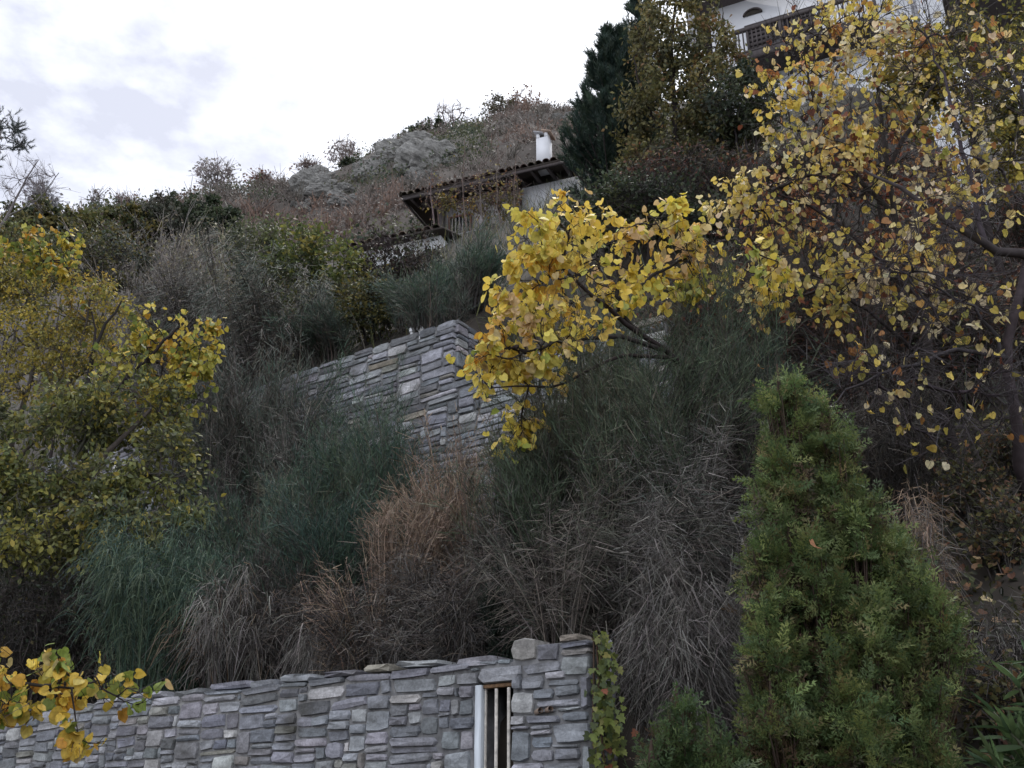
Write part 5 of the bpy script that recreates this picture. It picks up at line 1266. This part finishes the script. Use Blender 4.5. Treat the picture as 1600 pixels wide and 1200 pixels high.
for a in [('grey crag at the left foot of the rocky hill', 512, 294, 46, 34, 12), ('tallest grey crag rising left of the bare skyline tree', 650, 244, 60, 24, 14), ('sloping grey slabs between the two crags', 580, 272, 32, 20, 8), ('small round boulder face below the tallest crag', 655, 275, 28, 14, 6),
          ('low grey rock near the far left of the crags', 476, 322, 20, 16, 5), ('rock rib below the bare skyline tree', 702, 246, 18, 20, 6), ('weathered rock at the hilltop right of the round tree', 880, 188, 18, 8, 4), ('grey rock step at the foot of the left crag', 545, 320, 24, 10, 5)]:
    rock('rock_outcrop', *a)
# scrub clumps
n = 7000
hpx = rng.uniform(-40, 1000, n); hv_ = rng.uniform(0.02, 1.0, n) ** 0.8
base = hill_surf(hpx, hv_)
keep = project(base)[1] < 400; base = base[keep]; hv_ = hv_[keep]; n = len(base)
hqx, hqy, hqz = project(base)
RUST = np.array([(0.14, 0.098, 0.08), (0.16, 0.108, 0.085), (0.115, 0.09, 0.08), (0.14, 0.118, 0.105)]); GBR = np.array([(0.115, 0.10, 0.09), (0.14, 0.118, 0.105), (0.09, 0.082, 0.07)]); HGR = np.array([(0.035, 0.05, 0.032), (0.055, 0.065, 0.035), (0.08, 0.085, 0.045)])
z1 = np.array([fnoise(p, 0.055, 3, 3.3) for p in base]); z2 = np.array([fnoise(p, 0.09, 3, 8.8) for p in base])
col = np.zeros((n, 3)); rad = rng.uniform(0.5, 1.5, n)
for i in range(n):
    lf = hqx[i] < 430
    if (z1[i] > 0.12 and hqx[i] < 760) or (lf and z1[i] > -0.1): col[i] = HGR[rng.integers(3)] * 1.15; rad[i] *= 1.3
    elif z2[i] > 0.12 or (hqy[i] > 325 and z2[i] > -.25): col[i] = RUST[rng.integers(4)]
    else: col[i] = GBR[rng.integers(3)]
# the crags carry only a few low bushes
onrock = np.zeros(n, bool)
for (x_, y_, a, b) in [(505, 292, 48, 36), (648, 240, 62, 36), (575, 268, 38, 30), (655, 272, 32, 24), (478, 318, 26, 26), (545, 318, 30, 20), (702, 242, 24, 30)]:
    onrock |= (((hqx - x_) / a) ** 2 + ((hqy - y_) / b) ** 2 < 1.05) & (rng.uniform(0, 1, n) < 0.8)
rad[onrock] *= 0.4
rad[hv_ > 0.9] *= 0.8
rad = rad * rng.uniform(0.6, 1.3, n)
bare = (rng.uniform(0, 1, n) < 0.25) & (col[:, 1] < col[:, 0] * 0.95)
lf_ = np.where(~bare)[0]; per = 24
pc = np.repeat(base[lf_], per, 0); pr = np.repeat(rad[lf_], per); m = len(pc)
q = rv(m) * rng.uniform(0.3, 1, (m, 1)) ** 0.5; q[:, 2] = np.abs(q[:, 2]) * 0.95
pos = pc + q * pr[:, None]
cc = np.repeat(col[lf_], per, 0) * rng.uniform(0.6, 1.4, (m, 1))
gs = Geo().inst(*DIAM, pos, frames(nrm(rv(m) + UP * .6), rv(m)), rng.uniform(0.12, 0.28, m) * np.clip(pr, .4, 1.3), cc)
bi = np.where(bare)[0]; per = 26
pb_ = np.repeat(base[bi], per, 0); m = len(pb_); pr = np.repeat(rad[bi], per) * rng.uniform(0.6, 1.2, m)
dv = nrm(rv(m) * 0.75 + UP); k = np.linspace(0, 1, 3)[None, :, None]
pa = pb_[:, None] + rv(m)[:, None] * 0.3 * pr[:, None, None] + dv[:, None] * pr[:, None, None] * k + (rv(m) * .35)[:, None] * pr[:, None, None] * k ** 2
gs.ribbons(pa, np.full(m, .085), np.full(m, .03), np.repeat(col[bi] * 1.05, per, 0) * rng.uniform(0.6, 1.5, (m, 1)))
tag(gs.build('hillside_scrub', M_LEAFA), 'rust brown and dark green scrub covering the far hill', 'scrub', None, 'stuff')

# dark evergreen thickets among the crags and the trees on the skyline
for px, py, rx, ry, Y, lab in [(600, 282, 40, 24, 82, 'dark evergreen thicket between the crags'), (665, 210, 45, 14, 104, 'dark evergreen thicket on top of the tallest crag'), (560, 262, 30, 14, 98, 'dark bushes above the left crag'), (690, 285, 26, 14, 80, 'dark bushes under the boulder face')]:
    bush('evergreen_thicket', lab, px, py, rx, ry, Y, DGRN, None, 2600, (0.3, 0.6), cat='thicket', group='evergreen thickets on the hill', ntw=200)
def hilltree(label, px, pb, pt, rx, Y, cols, nleaf, bark=(0.16, 0.13, 0.125), natt=70, ntw=500, size=(0.25, 0.5), name='hill_tree', forks=3, rtip=0.034):
    b = P(px, pb, Y); H = (pb - pt)
    tr = [([b - UP * 1.0, P(px + o * rx * .15, pb - H * .35, Y), P(px + o * rx * .5, pb - H * .75, Y)], 0.16, 0.05) for o in np.linspace(-1, 1, forks)]
    return tree(name, label, 'tree', tr, [(px, pb - H * 0.62, rx, H * 0.42, Y, rx * mpp(pb, Y))], natt, ntw, nleaf, size, cols or OLIVE, None, (DIAM,), bark=bark, group='trees on the hill skyline', rtip=rtip, twl=(0.5, 1.4), off=0.3, up=0.5)
hilltree('tall bare forked tree on the skyline right of the tallest crag', 708, 250, 152, 34, 110, None, 0, natt=90, ntw=700, rtip=0.035)
hilltree('pale bare tree standing alone left of the crags', 340, 312, 258, 30, 84, [(0.30, 0.28, 0.27)], 500, bark=(0.20, 0.17, 0.165), natt=70)
hilltree('pale bare bush on the ridge above the left crag', 540, 262, 222, 28, 103, [(0.3, 0.26, 0.25)], 250, bark=(0.22, 0.18, 0.175))
hilltree('bare bush at the left end of the crags', 482, 285, 256, 20, 97, [(0.22, 0.17, 0.15)], 200)
hilltree('round olive tree on the hilltop right of the bare tree', 778, 200, 155, 24, 120, [(0.10, 0.085, 0.05), (0.075, 0.07, 0.04)], 1600, ntw=250)
hilltree('rust coloured tree crowning the hilltop', 828, 200, 148, 36, 122, [(0.20, 0.11, 0.075), (0.16, 0.10, 0.08)], 1100, ntw=500)
hilltree('grey brown bare tree between the hilltop and the chimney', 800, 235, 175, 28, 112, [(0.17, 0.12, 0.10)], 300)
hilltree('rusty bushy tree right of the chimney', 878, 240, 178, 36, 105, [(0.21, 0.12, 0.08), (0.17, 0.11, 0.09)], 1100)
hilltree('small reddish bush on the ridge left of the crags', 412, 302, 278, 20, 92, [(0.16, 0.085, 0.065)], 400)
hilltree('pale bare bush on the ridge above the tallest crag', 668, 222, 196, 22, 109, [(0.25, 0.2, 0.19)], 220, bark=(0.2, 0.16, 0.155))
hilltree('thin pole like tree on the left skyline', 150, 338, 300, 9, 77, [(0.2, 0.19, 0.17)], 90, natt=20, ntw=120, forks=1)
hilltree('pale bare bush on the left skyline', 205, 335, 314, 24, 78, [(0.2, 0.16, 0.15)], 240)
hilltree('feathery pale tree left of the pole like one', 65, 345, 300, 14, 60, [(0.25, 0.24, 0.26)], 260, bark=(0.2, 0.19, 0.2))
# slender bare saplings in front of the tiled house
for k, (x_, t_, lab) in enumerate([(675, 250, 'thin bare sapling nearest the left post of the tiled house'), (725, 215, 'tallest thin bare sapling before the tiled eave'), (752, 245, 'thin bare sapling left of the middle of the tiled eave'), (778, 200, 'thin bare sapling at the middle of the tiled eave'), (805, 240, 'thin bare sapling before the white stretch of the tiled house')]):
    Yk = 24.0
    tree('bare_sapling', lab, 'tree', [([gpt(x_, 380, Yk), P(x_ + 3, 350, Yk), P(x_ - 2, 300, Yk), P(x_ + 1, t_, Yk)], 0.035, 0.006)], [(x_, (t_ + 350) / 2, 16, (350 - t_) * .45, Yk, 0.25)], 26, 110, 40, (0.06, 0.1), [(0.25, 0.2, 0.07), (0.2, 0.1, 0.05)], None, (DIAM,), bark=(0.15, 0.115, 0.105), group='bare saplings before the tiled house', rtip=0.006, twl=(0.15, 0.5), up=0.6)
# creeper hanging from the eave
tree('creeper', 'yellowing creeper hanging along the tiled eave', 'creeper', [([gpt(700, 390, 25.2), P(690, 360, 25.4), P(685, 325, 25.4), P(720, 300, 25.4)], 0.03, 0.01), ([P(685, 325, 25.4), P(740, 310, 25.3), P(800, 300, 25.2)], 0.02, 0.008)],
     [(700, 315, 35, 16, 25.3, 0.3), (740, 320, 40, 18, 25.2, 0.3), (770, 330, 35, 30, 25.0, 0.4), (790, 300, 30, 20, 25.0, 0.3)], 110, 700, 900, (0.07, 0.13), [(0.20, 0.17, 0.05), (0.13, 0.12, 0.045), (0.10, 0.06, 0.045), (0.32, 0.22, 0.06)], None, (OVAL,), bark=(0.11, 0.08, 0.075), rtip=0.007, off=0.08)
# far left: bare branches and a pine tip
tree('bare_tree', 'bare pale branches against the sky at the far left', 'tree', [([gpt(-20, 420, 24), P(-15, 400, 24), P(10, 340, 24), P(35, 290, 24), P(60, 250, 24)], 0.06, 0.012), ([P(10, 340, 24), P(60, 310, 24), P(92, 270, 24)], 0.025, 0.01)],
     [(45, 285, 40, 45, 24, 0.5), (20, 300, 30, 40, 24, 0.5), (65, 290, 28, 30, 24, 0.4)], 70, 420, 60, (0.05, 0.1), [(0.3, 0.28, 0.28)], None, (DIAM,), bark=(0.17, 0.15, 0.155), rtip=0.007, twl=(0.2, 0.6), up=0.5)
tree('pine_tree', 'grey green pine tip cut by the left picture edge', 'tree', [([gpt(-60, 400, 26), P(-55, 330, 26), P(-40, 270, 26), P(-10, 235, 26)], 0.12, 0.02)], [(0, 235, 30, 28, 26, 0.5), (8, 205, 18, 20, 26, 0.4), (-45, 220, 40, 50, 26, 0.6), (22, 225, 12, 14, 26, 0.3)], 50, 200, 700, (0.22, 0.36),
     [(0.09, 0.105, 0.10), (0.07, 0.085, 0.08)], None, (TUFT,), bark=(0.12, 0.10, 0.10), rtip=0.01, twl=(0.2, 0.4), off=0.05, droop=-0.4)
